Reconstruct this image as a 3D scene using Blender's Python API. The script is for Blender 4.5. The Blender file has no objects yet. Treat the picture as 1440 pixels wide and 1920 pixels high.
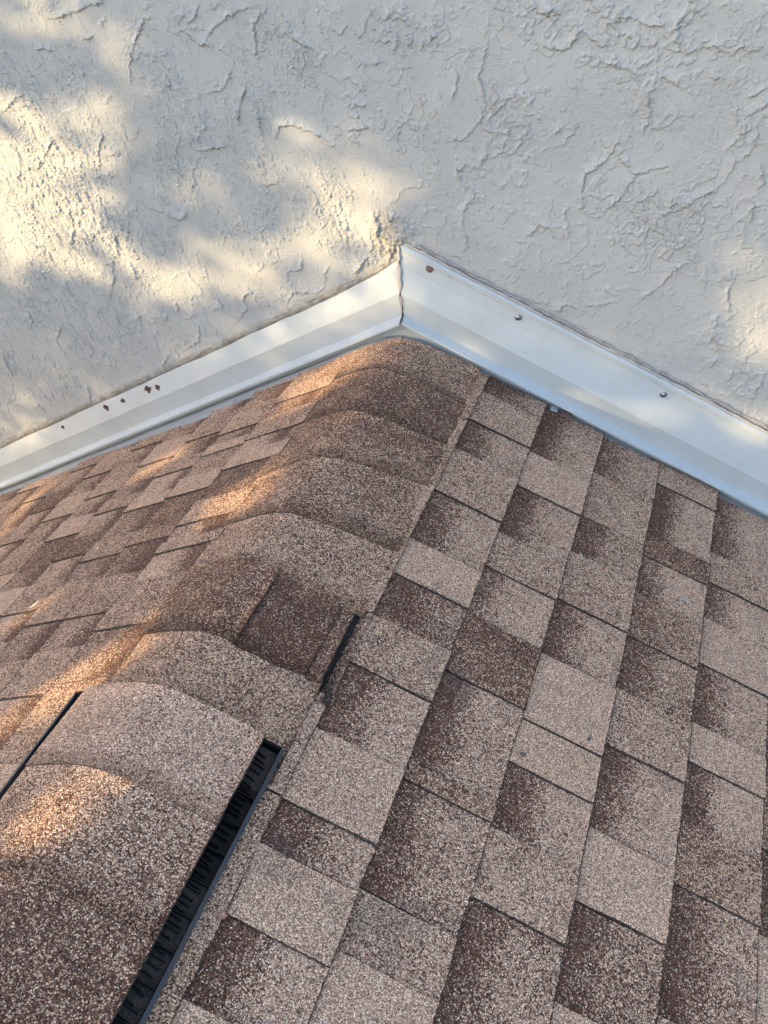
# ---------------------------------------------------------------- imports, camera, light
import bpy, math, random
import numpy as np
from mathutils import Matrix, Vector

SC = bpy.context.scene
COL = SC.collection
random.seed(7)
RNG = np.random.default_rng(7)

PR = 0.4431853087319426            # pitch of the right slope (the camera's side)
PL_ = math.radians(26.5)           # pitch of the left slope

cam_d = bpy.data.cameras.new("camera")
cam = bpy.data.objects.new("camera", cam_d)
COL.objects.link(cam)
cam_d.sensor_fit = 'VERTICAL'
cam_d.sensor_height = 24.0
cam_d.sensor_width = 18.0
cam_d.lens = 20.607
cam_d.clip_start = 0.02
cam_d.clip_end = 400.0
CR = [[0.936393, 0.338581, -0.092363], [-0.14924, 0.622352, 0.768378], [0.317641, -0.70572, 0.633296]]
cam.matrix_world = Matrix.Translation((0.65272, -1.69086, 0.9441)) @ Matrix(CR).transposed().to_4x4()
SC.camera = cam

SUN_AZ = math.radians(50)          # left of the wall's outward normal
SUN_EL = math.radians(14)
SDIR = Vector((-math.sin(SUN_AZ) * math.cos(SUN_EL), -math.cos(SUN_AZ) * math.cos(SUN_EL), math.sin(SUN_EL)))
world = bpy.data.worlds.new("World")
SC.world = world
world.use_nodes = True
wn = world.node_tree
for n in list(wn.nodes): wn.nodes.remove(n)
wo = wn.nodes.new("ShaderNodeOutputWorld")
wb = wn.nodes.new("ShaderNodeBackground")
ws = wn.nodes.new("ShaderNodeTexSky")
ws.sky_type = 'NISHITA'
ws.sun_disc = False
ws.sun_elevation = SUN_EL
ws.sun_rotation = math.pi + SUN_AZ   # compass direction of the sun: south-west of the wall
ws.air_density = 1.0
ws.dust_density = 2.0
ws.ozone_density = 1.6
wb.inputs['Strength'].default_value = 0.15
wn.links.new(ws.outputs[0], wb.inputs[0])
wn.links.new(wb.outputs[0], wo.inputs[0])

sun_d = bpy.data.lights.new("sun", 'SUN')
sun_d.energy = 2.3
sun_d.angle = math.radians(0.55)
sun_d.color = (1.0, 0.74, 0.38)
sun = bpy.data.objects.new("sun", sun_d)
COL.objects.link(sun)
sun.rotation_euler = SDIR.to_track_quat('Z', 'Y').to_euler()

SC.view_settings.view_transform = 'Standard'
SC.view_settings.look = 'None'
SC.view_settings.gamma = 1.0
SC.view_settings.exposure = 2.55
SC.view_settings.use_curve_mapping = False

# ---------------------------------------------------------------- helpers
def link(name, me, mats=(), parent=None, kind=None):
    o = bpy.data.objects.new(name, me)
    COL.objects.link(o)
    if me is not None:
        for m in (mats if isinstance(mats, (list, tuple)) else [mats]):
            me.materials.append(m)
    if parent is not None: o.parent = parent
    if kind: o['kind'] = kind
    return o

def thing(name, label, cat, loc=(0, 0, 0), group=None):
    o = bpy.data.objects.new(name, None)
    COL.objects.link(o)
    o.location = loc
    o.empty_display_size = 0.1
    tag(o, label, cat, group)
    return o

def tag(o, label, cat, group=None):
    o['label'] = label; o['category'] = cat
    if group: o['group'] = group
    return o

def mesh(name, V, F, smooth=False, mi=None, attrs=None):
    me = bpy.data.meshes.new(name)
    me.from_pydata([tuple(v) for v in V], [], [tuple(f) for f in F])
    if mi is not None: me.polygons.foreach_set('material_index', mi)
    if smooth: me.polygons.foreach_set('use_smooth', [True] * len(me.polygons))
    if attrs:
        for k, vals in attrs.items():
            a = me.attributes.new(k, 'FLOAT', 'POINT')
            a.data.foreach_set('value', np.asarray(vals, dtype=np.float32))
    me.update()
    return me

class Nodes:
    def __init__(s, name):
        s.m = bpy.data.materials.new(name); s.m.use_nodes = True
        s.t = s.m.node_tree
        for n in list(s.t.nodes): s.t.nodes.remove(n)
        s.out = s.t.nodes.new('ShaderNodeOutputMaterial')
        s.b = s.t.nodes.new('ShaderNodeBsdfPrincipled')
        s.t.links.new(s.b.outputs[0], s.out.inputs[0])
    def n(s, ty, ins=None, **kw):
        x = s.t.nodes.new(ty)
        for k, v in kw.items(): setattr(x, k, v)
        for k, v in (ins or {}).items(): s.set(x.inputs[k], v)
        return x
    def set(s, inp, v):
        if isinstance(v, bpy.types.NodeSocket): s.t.links.new(v, inp)
        elif isinstance(v, bpy.types.Node): s.t.links.new(v.outputs[0], inp)
        else: inp.default_value = v
    def math(s, op, a, b=0.0, c=0.0, clamp=False):
        x = s.n('ShaderNodeMath', operation=op, use_clamp=clamp)
        s.set(x.inputs[0], a); s.set(x.inputs[1], b)
        if op in ('MULTIPLY_ADD',): s.set(x.inputs[2], c)
        return x.outputs[0]
    def mix(s, f, a, b, blend='MIX'):
        x = s.n('ShaderNodeMix', data_type='RGBA', blend_type=blend)
        s.set(x.inputs[0], f); s.set(x.inputs[6], a); s.set(x.inputs[7], b)
        return x.outputs[2]
    def ramp(s, f, stops):
        x = s.n('ShaderNodeValToRGB'); e = x.color_ramp.elements
        while len(e) < len(stops): e.new(0.5)
        for k, (p, c) in enumerate(stops):
            e[k].position = p; e[k].color = c if len(c) == 4 else (*c, 1)
        s.set(x.inputs[0], f)
        return x.outputs[0]
    def pos(s):
        return s.n('ShaderNodeNewGeometry').outputs['Position']
    def noise(s, vec, scale, detail=2, rough=0.5):
        return s.n('ShaderNodeTexNoise', {'Vector': vec, 'Scale': scale, 'Detail': detail, 'Roughness': rough}).outputs[0]
    def maprange(s, v, a, b, c=0.0, d=1.0, smooth=False):
        x = s.n('ShaderNodeMapRange', {'Value': v, 'From Min': a, 'From Max': b, 'To Min': c, 'To Max': d})
        if smooth: x.interpolation_type = 'SMOOTHSTEP'
        return x.outputs[0]

# ---------------------------------------------------------------- materials
def granule_material():
    s = Nodes('asphalt_granules')
    P = s.pos()
    tone = s.n('ShaderNodeAttribute', attribute_name='tone').outputs['Fac']
    hue = s.n('ShaderNodeAttribute', attribute_name='hue').outputs['Fac']
    cell = s.n('ShaderNodeTexVoronoi', {'Vector': P, 'Scale': 480.0}, feature='F1')
    sep = s.n('ShaderNodeSeparateColor', {'Color': cell.outputs['Color']})
    r1, r2, r3 = sep.outputs[0], sep.outputs[1], sep.outputs[2]
    fine = s.n('ShaderNodeTexVoronoi', {'Vector': P, 'Scale': 800.0}, feature='F1')
    sf = s.n('ShaderNodeSeparateColor', {'Color': fine.outputs['Color']})
    clump = s.noise(P, 170.0, 2, 0.6)
    patch = s.noise(P, 26.0, 5, 0.65)
    broad = s.noise(P, 5.0, 2, 0.5)
    # share of light granules
    tt = s.math('ADD', tone, s.math('MULTIPLY', s.math('SUBTRACT', patch, 0.5), 0.70))
    tt = s.math('ADD', tt, s.math('MULTIPLY', s.math('SUBTRACT', broad, 0.5), 0.10))
    tt = s.math('ADD', tt, s.math('MULTIPLY', s.math('SUBTRACT', clump, 0.5), 0.9))
    rr = s.math('MULTIPLY_ADD', r1, 0.72, s.math('MULTIPLY', sf.outputs[0], 0.28))
    lightmask = s.maprange(s.math('SUBTRACT', tt, rr), -0.12, 0.12)
    dark = s.mix(r2, (0.044, 0.015, 0.010, 1), (0.170, 0.070, 0.043, 1))
    pinkl = s.mix(r2, (0.61, 0.365, 0.255, 1), (0.98, 0.69, 0.505, 1))
    tanl = s.mix(r2, (0.54, 0.315, 0.19, 1), (0.94, 0.61, 0.385, 1))
    lightc = s.mix(s.math('MULTIPLY', hue, 1.0), pinkl, tanl)
    lightc = s.mix(s.maprange(r3, 0.72, 0.76), lightc, (0.56, 0.36, 0.26, 1))
    c = s.mix(lightmask, dark, lightc)
    # rusty mid-brown granules
    c = s.mix(s.math('MULTIPLY', s.maprange(r3, 0.30, 0.26), 0.55), c, (0.26, 0.13, 0.078, 1))
    # bright flecks and black specks
    c = s.mix(s.maprange(sf.outputs[1], 0.955, 0.965), c, (0.80, 0.66, 0.52, 1))
    c = s.mix(s.math('MULTIPLY', s.maprange(sf.outputs[2], 0.93, 0.95), 0.8), c, (0.018, 0.015, 0.016, 1))
    # shade in the crevices between granules, painted into the asphalt colour
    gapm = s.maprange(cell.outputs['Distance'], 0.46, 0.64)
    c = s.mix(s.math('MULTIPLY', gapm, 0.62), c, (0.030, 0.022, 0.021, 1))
    # cut edges that have lost their granules, ragged
    eg = s.n('ShaderNodeAttribute', attribute_name='edge').outputs['Fac']
    en = s.math('ADD', s.math('MULTIPLY', clump, 0.75), s.math('MULTIPLY', s.noise(P, 38.0, 4, 0.7), 0.75))
    em = s.maprange(s.math('SUBTRACT', s.math('MULTIPLY', eg, 1.15), en), -0.04, 0.06)
    c = s.mix(s.math('MULTIPLY', em, 0.9), c, (0.020, 0.014, 0.013, 1))
    # grey weathering dirt blotches
    dirt = s.maprange(s.noise(P, 7.0, 6, 0.65), 0.60, 0.72)
    c = s.mix(s.math('MULTIPLY', dirt, 0.35), c, (0.075, 0.068, 0.072, 1))
    s.set(s.b.inputs['Base Color'], c)
    s.b.inputs['Roughness'].default_value = 0.82
    s.b.inputs['Specular IOR Level'].default_value = 0.25
    h = s.math('MULTIPLY_ADD', cell.outputs['Distance'], -1.0, s.math('MULTIPLY', fine.outputs['Distance'], -0.4))
    h = s.math('ADD', h, s.math('MULTIPLY', r3, 0.7))
    h = s.math('ADD', h, s.math('MULTIPLY', clump, 1.2))
    bump = s.n('ShaderNodeBump', {'Height': h, 'Strength': 1.0, 'Distance': 0.0016})
    s.set(s.b.inputs['Normal'], bump.outputs[0])
    return s.m

def asphalt_material():
    s = Nodes('asphalt_cut_edge')
    P = s.pos()
    n = s.noise(P, 300.0, 3, 0.7)
    s.set(s.b.inputs['Base Color'], s.ramp(n, [(0.36, (0.008, 0.006, 0.006)), (0.52, (0.025, 0.018, 0.015)), (0.66, (0.18, 0.12, 0.095))]))
    s.b.inputs['Roughness'].default_value = 0.9
    return s.m

def stucco_material():
    s = Nodes('painted_stucco')
    P = s.pos()
    big = s.noise(P, 2.2, 3, 0.5)
    c = s.mix(big, (0.278, 0.281, 0.285, 1), (0.308, 0.311, 0.314, 1))
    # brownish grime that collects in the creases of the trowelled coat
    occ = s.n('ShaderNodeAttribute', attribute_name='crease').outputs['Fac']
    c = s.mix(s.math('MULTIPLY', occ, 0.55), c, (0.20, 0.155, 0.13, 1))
    bare = s.n('ShaderNodeAttribute', attribute_name='bare').outputs['Fac']
    bn = s.noise(P, 45.0, 5, 0.65)
    c = s.mix(s.math('MULTIPLY', bare, s.maprange(bn, 0.22, 0.60)), c, (0.165, 0.150, 0.130, 1))
    s.set(s.b.inputs['Base Color'], c)
    s.b.inputs['Roughness'].default_value = 0.62
    s.b.inputs['Specular IOR Level'].default_value = 0.35
    st = s.n('ShaderNodeMapping', {'Vector': P, 'Scale': (1.0, 1.0, 1.7)})
    f1 = s.noise(st.outputs[0], 230.0, 3, 0.6)
    f2 = s.noise(P, 70.0, 3, 0.55)
    gate = s.maprange(s.noise(P, 6.0, 2, 0.5), 0.36, 0.60)
    h = s.math('ADD', s.math('MULTIPLY', s.math('MULTIPLY', f1, gate), 1.0), s.math('MULTIPLY', f2, 0.35))
    bump = s.n('ShaderNodeBump', {'Height': h, 'Strength': 0.8, 'Distance': 0.0030})
    s.set(s.b.inputs['Normal'], bump.outputs[0])
    return s.m

def metal_paint(name, col, rough=0.46, dirt=0.4, rust=False):
    s = Nodes(name)
    P = s.pos()
    n1 = s.noise(P, 9.0, 4, 0.6)
    c = s.mix(s.math('MULTIPLY', s.maprange(n1, 0.45, 0.75), dirt), (*col, 1), (col[0] * 0.72, col[1] * 0.70, col[2] * 0.66, 1))
    sp = s.noise(P, 160.0, 2, 0.6)
    c = s.mix(s.maprange(sp, 0.735, 0.765), c, (0.30, 0.27, 0.24, 1))
    s.set(s.b.inputs['Base Color'], c)
    s.set(s.b.inputs['Roughness'], s.maprange(n1, 0.3, 0.7, rough - 0.06, rough + 0.12))
    s.b.inputs['Specular IOR Level'].default_value = 0.5
    h = s.math('ADD', s.noise(P, 4.0, 2, 0.5), s.math('MULTIPLY', s.noise(P, 120.0, 2, 0.5), 0.015))
    bump = s.n('ShaderNodeBump', {'Height': h, 'Strength': 0.35, 'Distance': 0.012})
    s.set(s.b.inputs['Normal'], bump.outputs[0])
    return s.m

def simple(name, col, col2=None, rough=0.6, scale=80.0, metallic=0.0, bump=0.0):
    s = Nodes(name)
    P = s.pos()
    n = s.noise(P, scale, 4, 0.6)
    c2 = col2 or tuple(x * 0.7 for x in col)
    s.set(s.b.inputs['Base Color'], s.mix(s.maprange(n, 0.35, 0.65), (*col, 1), (*c2, 1)))
    s.b.inputs['Roughness'].default_value = rough
    s.b.inputs['Metallic'].default_value = metallic
    if bump:
        s.set(s.b.inputs['Normal'], s.n('ShaderNodeBump', {'Height': n, 'Strength': 0.7, 'Distance': bump}).outputs[0])
    return s.m

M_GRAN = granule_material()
M_EDGE = asphalt_material()
M_STUCCO = stucco_material()
M_FLASH = metal_paint('white_painted_aluminium', (0.345, 0.366, 0.385))
M_PAN = metal_paint('dull_painted_aluminium', (0.25, 0.265, 0.28), 0.5, 0.5)
M_DARKMETAL = simple('shaded_metal_hem', (0.10, 0.085, 0.08), rough=0.7)
M_SEAL = simple('grey_sealant', (0.34, 0.315, 0.29), (0.25, 0.23, 0.23), 0.55, 60, bump=0.002)
M_SMEAR = simple('stucco_smear', (0.235, 0.235, 0.245), (0.17, 0.155, 0.155), 0.8, 110, bump=0.003)
M_MORTAR = simple('scraped_mortar', (0.42, 0.375, 0.32), (0.27, 0.24, 0.21), 0.9, 90, bump=0.003)
M_RUST = simple('rust', (0.085, 0.030, 0.020), (0.022, 0.012, 0.012), 0.9, 260, bump=0.002)
M_RUSTHEAD = simple('rusty_screw_head', (0.15, 0.082, 0.062), (0.085, 0.05, 0.045), 0.8, 400, bump=0.001)
M_STEEL = simple('zinc_steel', (0.30, 0.31, 0.34), (0.20, 0.21, 0.24), 0.42, 120, metallic=0.9)
M_HOLE = simple('dark_socket', (0.03, 0.03, 0.035), rough=0.7)
M_PLASTIC = simple('black_plastic', (0.0016, 0.002, 0.003), (0.004, 0.0046, 0.006), 0.42, 40)
M_PLASTIC.node_tree.nodes['Principled BSDF'].inputs['Specular IOR Level'].default_value = 0.12
M_RIM = simple('weathered_black_plastic', (0.014, 0.018, 0.024), (0.020, 0.024, 0.030), 0.5, 30)
M_GRIT = simple('loose_grit', (0.05, 0.036, 0.029), (0.008, 0.007, 0.007), 0.95, 420, bump=0.002)
M_WASH = simple('washed_granule', (0.34, 0.22, 0.16), (0.09, 0.05, 0.04), 0.85, 700)
M_DECK = simple('roof_deck', (0.016, 0.014, 0.013), rough=0.95)
M_BARK = simple('bark', (0.10, 0.075, 0.055), (0.05, 0.038, 0.03), 0.9, 12, bump=0.02)
M_LEAF = simple('leaf', (0.055, 0.095, 0.028), (0.035, 0.065, 0.02), 0.55, 3)
M_DROP = simple('bird_dropping_white', (0.50, 0.43, 0.37), (0.30, 0.24, 0.20), 0.8, 300)
M_TWIG = simple('dry_twig', (0.55, 0.47, 0.38), (0.38, 0.31, 0.24), 0.8, 200)
M_DRYLEAF = simple('dry_leaf', (0.34, 0.20, 0.14), (0.26, 0.13, 0.09), 0.8, 150)
M_STONE = simple('dark_pebble', (0.055, 0.055, 0.058), (0.10, 0.09, 0.09), 0.8, 200)
M_GROUND = simple('lawn', (0.045, 0.075, 0.025), (0.08, 0.085, 0.04), 0.95, 3, bump=0.03)
M_WOOD = simple('painted_fascia', (0.55, 0.52, 0.48), (0.48, 0.45, 0.42), 0.6, 6)

# ---------------------------------------------------------------- numpy noise
def _hash(ix, iy, seed):
    h = (ix.astype(np.int64) * 374761393 + iy.astype(np.int64) * 668265263 + seed * 974634777) & 0x7fffffff
    h = (h ^ (h >> 13)) * 1274126177 & 0x7fffffff
    return (h ^ (h >> 16)) & 0xffff

def pn(x, y, seed=0):
    ix = np.floor(x); iy = np.floor(y)
    fx = x - ix; fy = y - iy
    ux = fx * fx * fx * (fx * (fx * 6 - 15) + 10); uy = fy * fy * fy * (fy * (fy * 6 - 15) + 10)
    def g(dx, dy):
        a = _hash(ix + dx, iy + dy, seed) * (2 * math.pi / 65536)
        return np.cos(a) * (fx - dx) + np.sin(a) * (fy - dy)
    a = g(0, 0) * (1 - ux) + g(1, 0) * ux
    b = g(0, 1) * (1 - ux) + g(1, 1) * ux
    return (a * (1 - uy) + b * uy) * 1.5
def fbm(x, y, f, octs, seed, gain=0.5):
    s = 0; a = 1; t = 0
    for k in range(octs):
        s = s + a * pn(x * f + 17.3 * k, y * f - 9.1 * k, seed + k); t += a; a *= gain; f *= 2.03
    return s / t
def sst(e0, e1, x):
    t = np.clip((x - e0) / (e1 - e0), 0, 1)
    return t * t * (3 - 2 * t)

# ---------------------------------------------------------------- traced wall features (metres), and crown gaps shaped to cast the sun patches
POLY=[[(0.292,0.573),(0.323,0.564),(0.346,0.564),(0.355,0.578),(0.368,0.593),(0.382,0.582),(0.396,0.571),(0.419,0.569),(0.436,0.575)],
[(0.407,0.608),(0.426,0.593),(0.449,0.581),(0.472,0.568),(0.490,0.568),(0.497,0.576)],
[(0.374,0.555),(0.407,0.542),(0.430,0.539),(0.458,0.529),(0.468,0.514)],
[(0.507,0.522),(0.536,0.503)],
[(0.469,0.503),(0.488,0.492),(0.496,0.457),(0.485,0.425)],
[(0.681,0.502),(0.666,0.492),(0.654,0.485)],
[(0.685,0.477),(0.670,0.466),(0.664,0.453)],
[(0.683,0.462),(0.675,0.436),(0.675,0.409),(0.668,0.389),(0.647,0.377),(0.640,0.354),(0.625,0.329),(0.591,0.311),(0.574,0.296),(0.542,0.282),(0.514,0.273)],
[(0.448,0.415),(0.431,0.389),(0.423,0.374),(0.390,0.352),(0.383,0.331),(0.385,0.296),(0.383,0.280)],
[(0.441,0.387),(0.466,0.368),(0.475,0.351),(0.510,0.362),(0.542,0.370)],
[(0.201,0.573),(0.198,0.555),(0.185,0.520),(0.194,0.502),(0.196,0.469),(0.191,0.450),(0.169,0.426),(0.153,0.411),(0.115,0.403)],
[(0.252,0.492),(0.232,0.474),(0.211,0.455),(0.207,0.488),(0.222,0.524)],
[(0.200,0.402),(0.197,0.377),(0.178,0.354),(0.157,0.361),(0.137,0.350),(0.150,0.324),(0.174,0.309)],
[(0.174,0.309),(0.165,0.293),(0.148,0.271),(0.146,0.232),(0.154,0.209),(0.142,0.180)],
[(0.342,0.433),(0.366,0.442),(0.364,0.424),(0.347,0.409)],
[(0.530,0.587),(0.525,0.599),(0.544,0.618),(0.558,0.633)],
[(0.559,0.558),(0.588,0.566),(0.615,0.553),(0.637,0.565),(0.653,0.573)],
[(0.629,0.541),(0.647,0.557),(0.672,0.553)],
[(0.282,0.224),(0.301,0.247),(0.327,0.243),(0.323,0.218)],
[(0.343,0.257),(0.352,0.284),(0.359,0.242),(0.365,0.226)],
[(0.468,0.291),(0.489,0.269),(0.519,0.265),(0.540,0.251)],
[(0.486,0.359),(0.461,0.319),(0.452,0.303),(0.424,0.277)],
[(0.143,0.547),(0.143,0.502),(0.135,0.483)],
[(0.693,0.383),(0.699,0.341),(0.690,0.317),(0.690,0.263)],
[(0.416,0.602),(0.438,0.613),(0.460,0.606),(0.482,0.596),(0.508,0.599)],
[(0.266,0.584),(0.285,0.580)],
[(0.330,0.616),(0.321,0.632),(0.303,0.612)],
[(0.596,0.509),(0.603,0.517)],
[(0.618,0.504),(0.625,0.513)],
[(0.015,0.624),(0.041,0.628),(0.059,0.602)],
[(0.085,0.601),(0.101,0.618),(0.110,0.592),(0.094,0.579)],
[(0.134,0.570),(0.169,0.567),(0.158,0.547)],
[(0.346,0.437),(0.327,0.423)],
[(0.536,0.292),(0.559,0.302),(0.589,0.289)],
[(0.600,0.196),(0.564,0.166),(0.547,0.137),(0.505,0.096)],
[(0.669,0.189),(0.678,0.158),(0.673,0.124),(0.685,0.079),(0.676,0.070)],
[(0.641,0.016),(0.661,0.033),(0.675,0.007)],
[(0.663,-0.037),(0.673,-0.014)],
[(0.772,-0.031),(0.760,-0.077),(0.751,-0.117)],
[(0.399,0.079),(0.452,0.092)],
[(0.434,0.123),(0.461,0.108)],
[(0.637,-0.059),(0.661,-0.082)],
[(0.344,0.062),(0.360,0.082),(0.393,0.072)],
[(0.293,0.083),(0.326,0.079)],
[(0.707,-0.039),(0.704,-0.084)],
[(-0.732,0.637),(-0.685,0.645),(-0.626,0.660),(-0.585,0.666)],
[(-0.503,0.629),(-0.523,0.605),(-0.544,0.581),(-0.560,0.551),(-0.571,0.515)],
[(-0.371,0.653),(-0.382,0.632),(-0.406,0.621)],
[(-0.347,0.643),(-0.320,0.656)],
[(-0.372,0.588),(-0.349,0.611),(-0.301,0.637),(-0.247,0.647)],
[(-0.226,0.640),(-0.259,0.618),(-0.259,0.590),(-0.265,0.562),(-0.236,0.561)],
[(-0.212,0.594),(-0.189,0.598),(-0.173,0.588),(-0.137,0.569)],
[(-0.323,0.543),(-0.333,0.524),(-0.358,0.499),(-0.376,0.501)],
[(-0.053,0.536),(-0.047,0.545),(-0.025,0.545),(-0.003,0.547)],
[(-0.334,0.426),(-0.321,0.468),(-0.302,0.498),(-0.293,0.468),(-0.299,0.426)],
[(-0.281,0.468),(-0.281,0.437),(-0.279,0.405)],
[(-0.247,0.411),(-0.237,0.432),(-0.206,0.432),(-0.161,0.417),(-0.134,0.402),(-0.111,0.376)],
[(-0.449,0.378),(-0.405,0.381),(-0.371,0.387)],
[(-0.311,0.372),(-0.287,0.331)],
[(-0.298,0.372),(-0.290,0.350)],
[(-0.590,0.243),(-0.568,0.235),(-0.523,0.218),(-0.508,0.244)],
[(-0.077,0.478),(-0.039,0.469)],
[(-0.090,0.423),(-0.043,0.429),(-0.059,0.439)],
[(-0.065,0.233),(-0.043,0.211),(-0.037,0.237)],
[(-0.678,0.422),(-0.683,0.400),(-0.704,0.370),(-0.712,0.328)],
[(-0.810,0.401),(-0.846,0.368),(-0.895,0.324)],
[(-0.727,0.176),(-0.730,0.122)],
[(-0.701,0.197),(-0.706,0.170)],
[(-0.946,0.384),(-0.934,0.360),(-0.942,0.323)],
[(-0.421,0.612),(-0.391,0.588),(-0.362,0.580)],
[(-0.656,0.598),(-0.634,0.603)],
[(-0.591,0.640),(-0.605,0.621)],
[(-0.496,0.525),(-0.476,0.504),(-0.480,0.535)],
[(-0.938,0.452),(-0.886,0.483),(-0.859,0.494)],
[(-0.792,0.585),(-0.745,0.579)],
[(-0.285,0.311),(-0.258,0.318)],
[(-0.575,0.284),(-0.560,0.260)],
[(-0.748,0.227),(-0.758,0.188)],
[(-0.837,0.237),(-0.839,0.191),(-0.864,0.135)],
[(-0.073,0.161),(-0.112,0.102),(-0.141,0.074)],
[(-0.166,0.137),(-0.182,0.110),(-0.187,0.078),(-0.210,0.063),(-0.271,0.061),(-0.297,0.015)],
[(-0.284,0.084),(-0.276,0.110),(-0.241,0.119),(-0.233,0.145)],
[(-0.377,0.057),(-0.405,0.041),(-0.405,0.006),(-0.440,-0.033)],
[(-0.480,0.032),(-0.470,0.011),(-0.500,-0.005)],
[(-0.571,-0.105),(-0.555,-0.118),(-0.578,-0.144)],
[(-0.608,-0.124),(-0.561,-0.096),(-0.553,-0.050)],
[(-0.660,-0.137),(-0.700,-0.189)],
[(-0.759,0.106),(-0.768,0.056),(-0.805,-0.005)],
[(-1.094,-0.043),(-1.079,-0.082),(-1.099,-0.108)],
[(-0.981,-0.081),(-1.020,-0.133)],
[(-0.722,-0.035),(-0.735,-0.090)],
[(-0.649,-0.044),(-0.637,-0.028)],
[(-0.924,0.053),(-0.919,0.001)],
[(-0.973,-0.280),(-0.976,-0.325)],
[(-1.241,-0.206),(-1.234,-0.275)],
[(-0.602,0.011),(-0.602,-0.018)],
[(-0.700,0.096),(-0.695,0.062)],
[(-0.240,0.040),(-0.197,0.057)],
[(-0.585,-0.038),(-0.547,-0.013)],
[(-0.008,0.264),(0.011,0.248),(0.030,0.226),(0.038,0.209)],
[(-0.023,0.264),(-0.011,0.236),(0.005,0.207),(0.022,0.196)],
[(-0.066,0.221),(-0.031,0.211),(-0.020,0.194),(-0.016,0.140)],
[(-0.050,0.262),(-0.039,0.228),(-0.051,0.198)],
[(-0.001,0.213),(-0.010,0.177),(-0.028,0.139)],
[(-0.118,0.108),(-0.088,0.142),(-0.059,0.174),(-0.057,0.198)]]
ROUGH=[(-0.844,0.478,0.088,0.60),(-0.718,0.542,0.083,0.40),(-0.827,0.301,0.171,1.00),(-0.777,0.187,0.142,1.00),(-0.923,0.180,0.133,0.90),(-1.056,-0.017,0.164,0.50),(-0.602,0.355,0.085,0.50),(-0.511,0.334,0.097,0.60),(-0.472,0.520,0.064,0.60),(-0.605,0.208,0.104,0.60),(-0.417,0.436,0.091,0.60),(-0.691,0.124,0.141,0.60),(-0.879,-0.003,0.173,0.50),(-0.665,-0.045,0.131,0.35),(-0.379,0.325,0.080,0.40),(-0.288,0.328,0.064,0.50),(-0.336,0.220,0.081,0.60),(-0.146,0.276,0.087,0.80),(-0.116,0.219,0.063,0.70),(-0.061,0.162,0.075,0.60),(-0.199,0.603,0.068,0.50),(-0.173,0.556,0.068,0.60),(-0.207,0.498,0.082,0.40),(-0.048,0.488,0.067,0.60),(-0.102,0.418,0.070,0.40),(0.028,0.598,0.062,0.60),(0.014,0.439,0.066,0.40),(0.100,0.596,0.040,0.70),(0.110,0.411,0.065,0.30),(0.247,0.451,0.071,0.70),(0.215,0.372,0.063,0.50),(0.312,0.616,0.064,0.60),(0.412,0.598,0.080,0.60),(0.520,0.563,0.086,0.60),(0.620,0.569,0.066,0.60),(0.658,0.436,0.043,0.50),(0.506,0.443,0.046,0.50),(0.417,0.386,0.058,0.40),(0.495,0.259,0.079,0.80),(0.574,0.252,0.077,0.80),(0.423,0.297,0.070,0.50),(0.685,0.268,0.055,0.50),(0.399,0.167,0.064,0.50),(0.631,0.182,0.058,0.50),(0.679,0.050,0.060,0.40),(0.733,-0.042,0.050,0.60),(0.247,0.133,0.068,0.30),(-1.199,-0.263,0.163,0.30),(-1.056,-0.281,0.157,0.30),(-0.522,-0.092,0.095,0.30),(0.183,0.331,0.065,0.40),(0.006,0.225,0.048,1.00),(0.287,0.413,0.060,0.30)]
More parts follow.
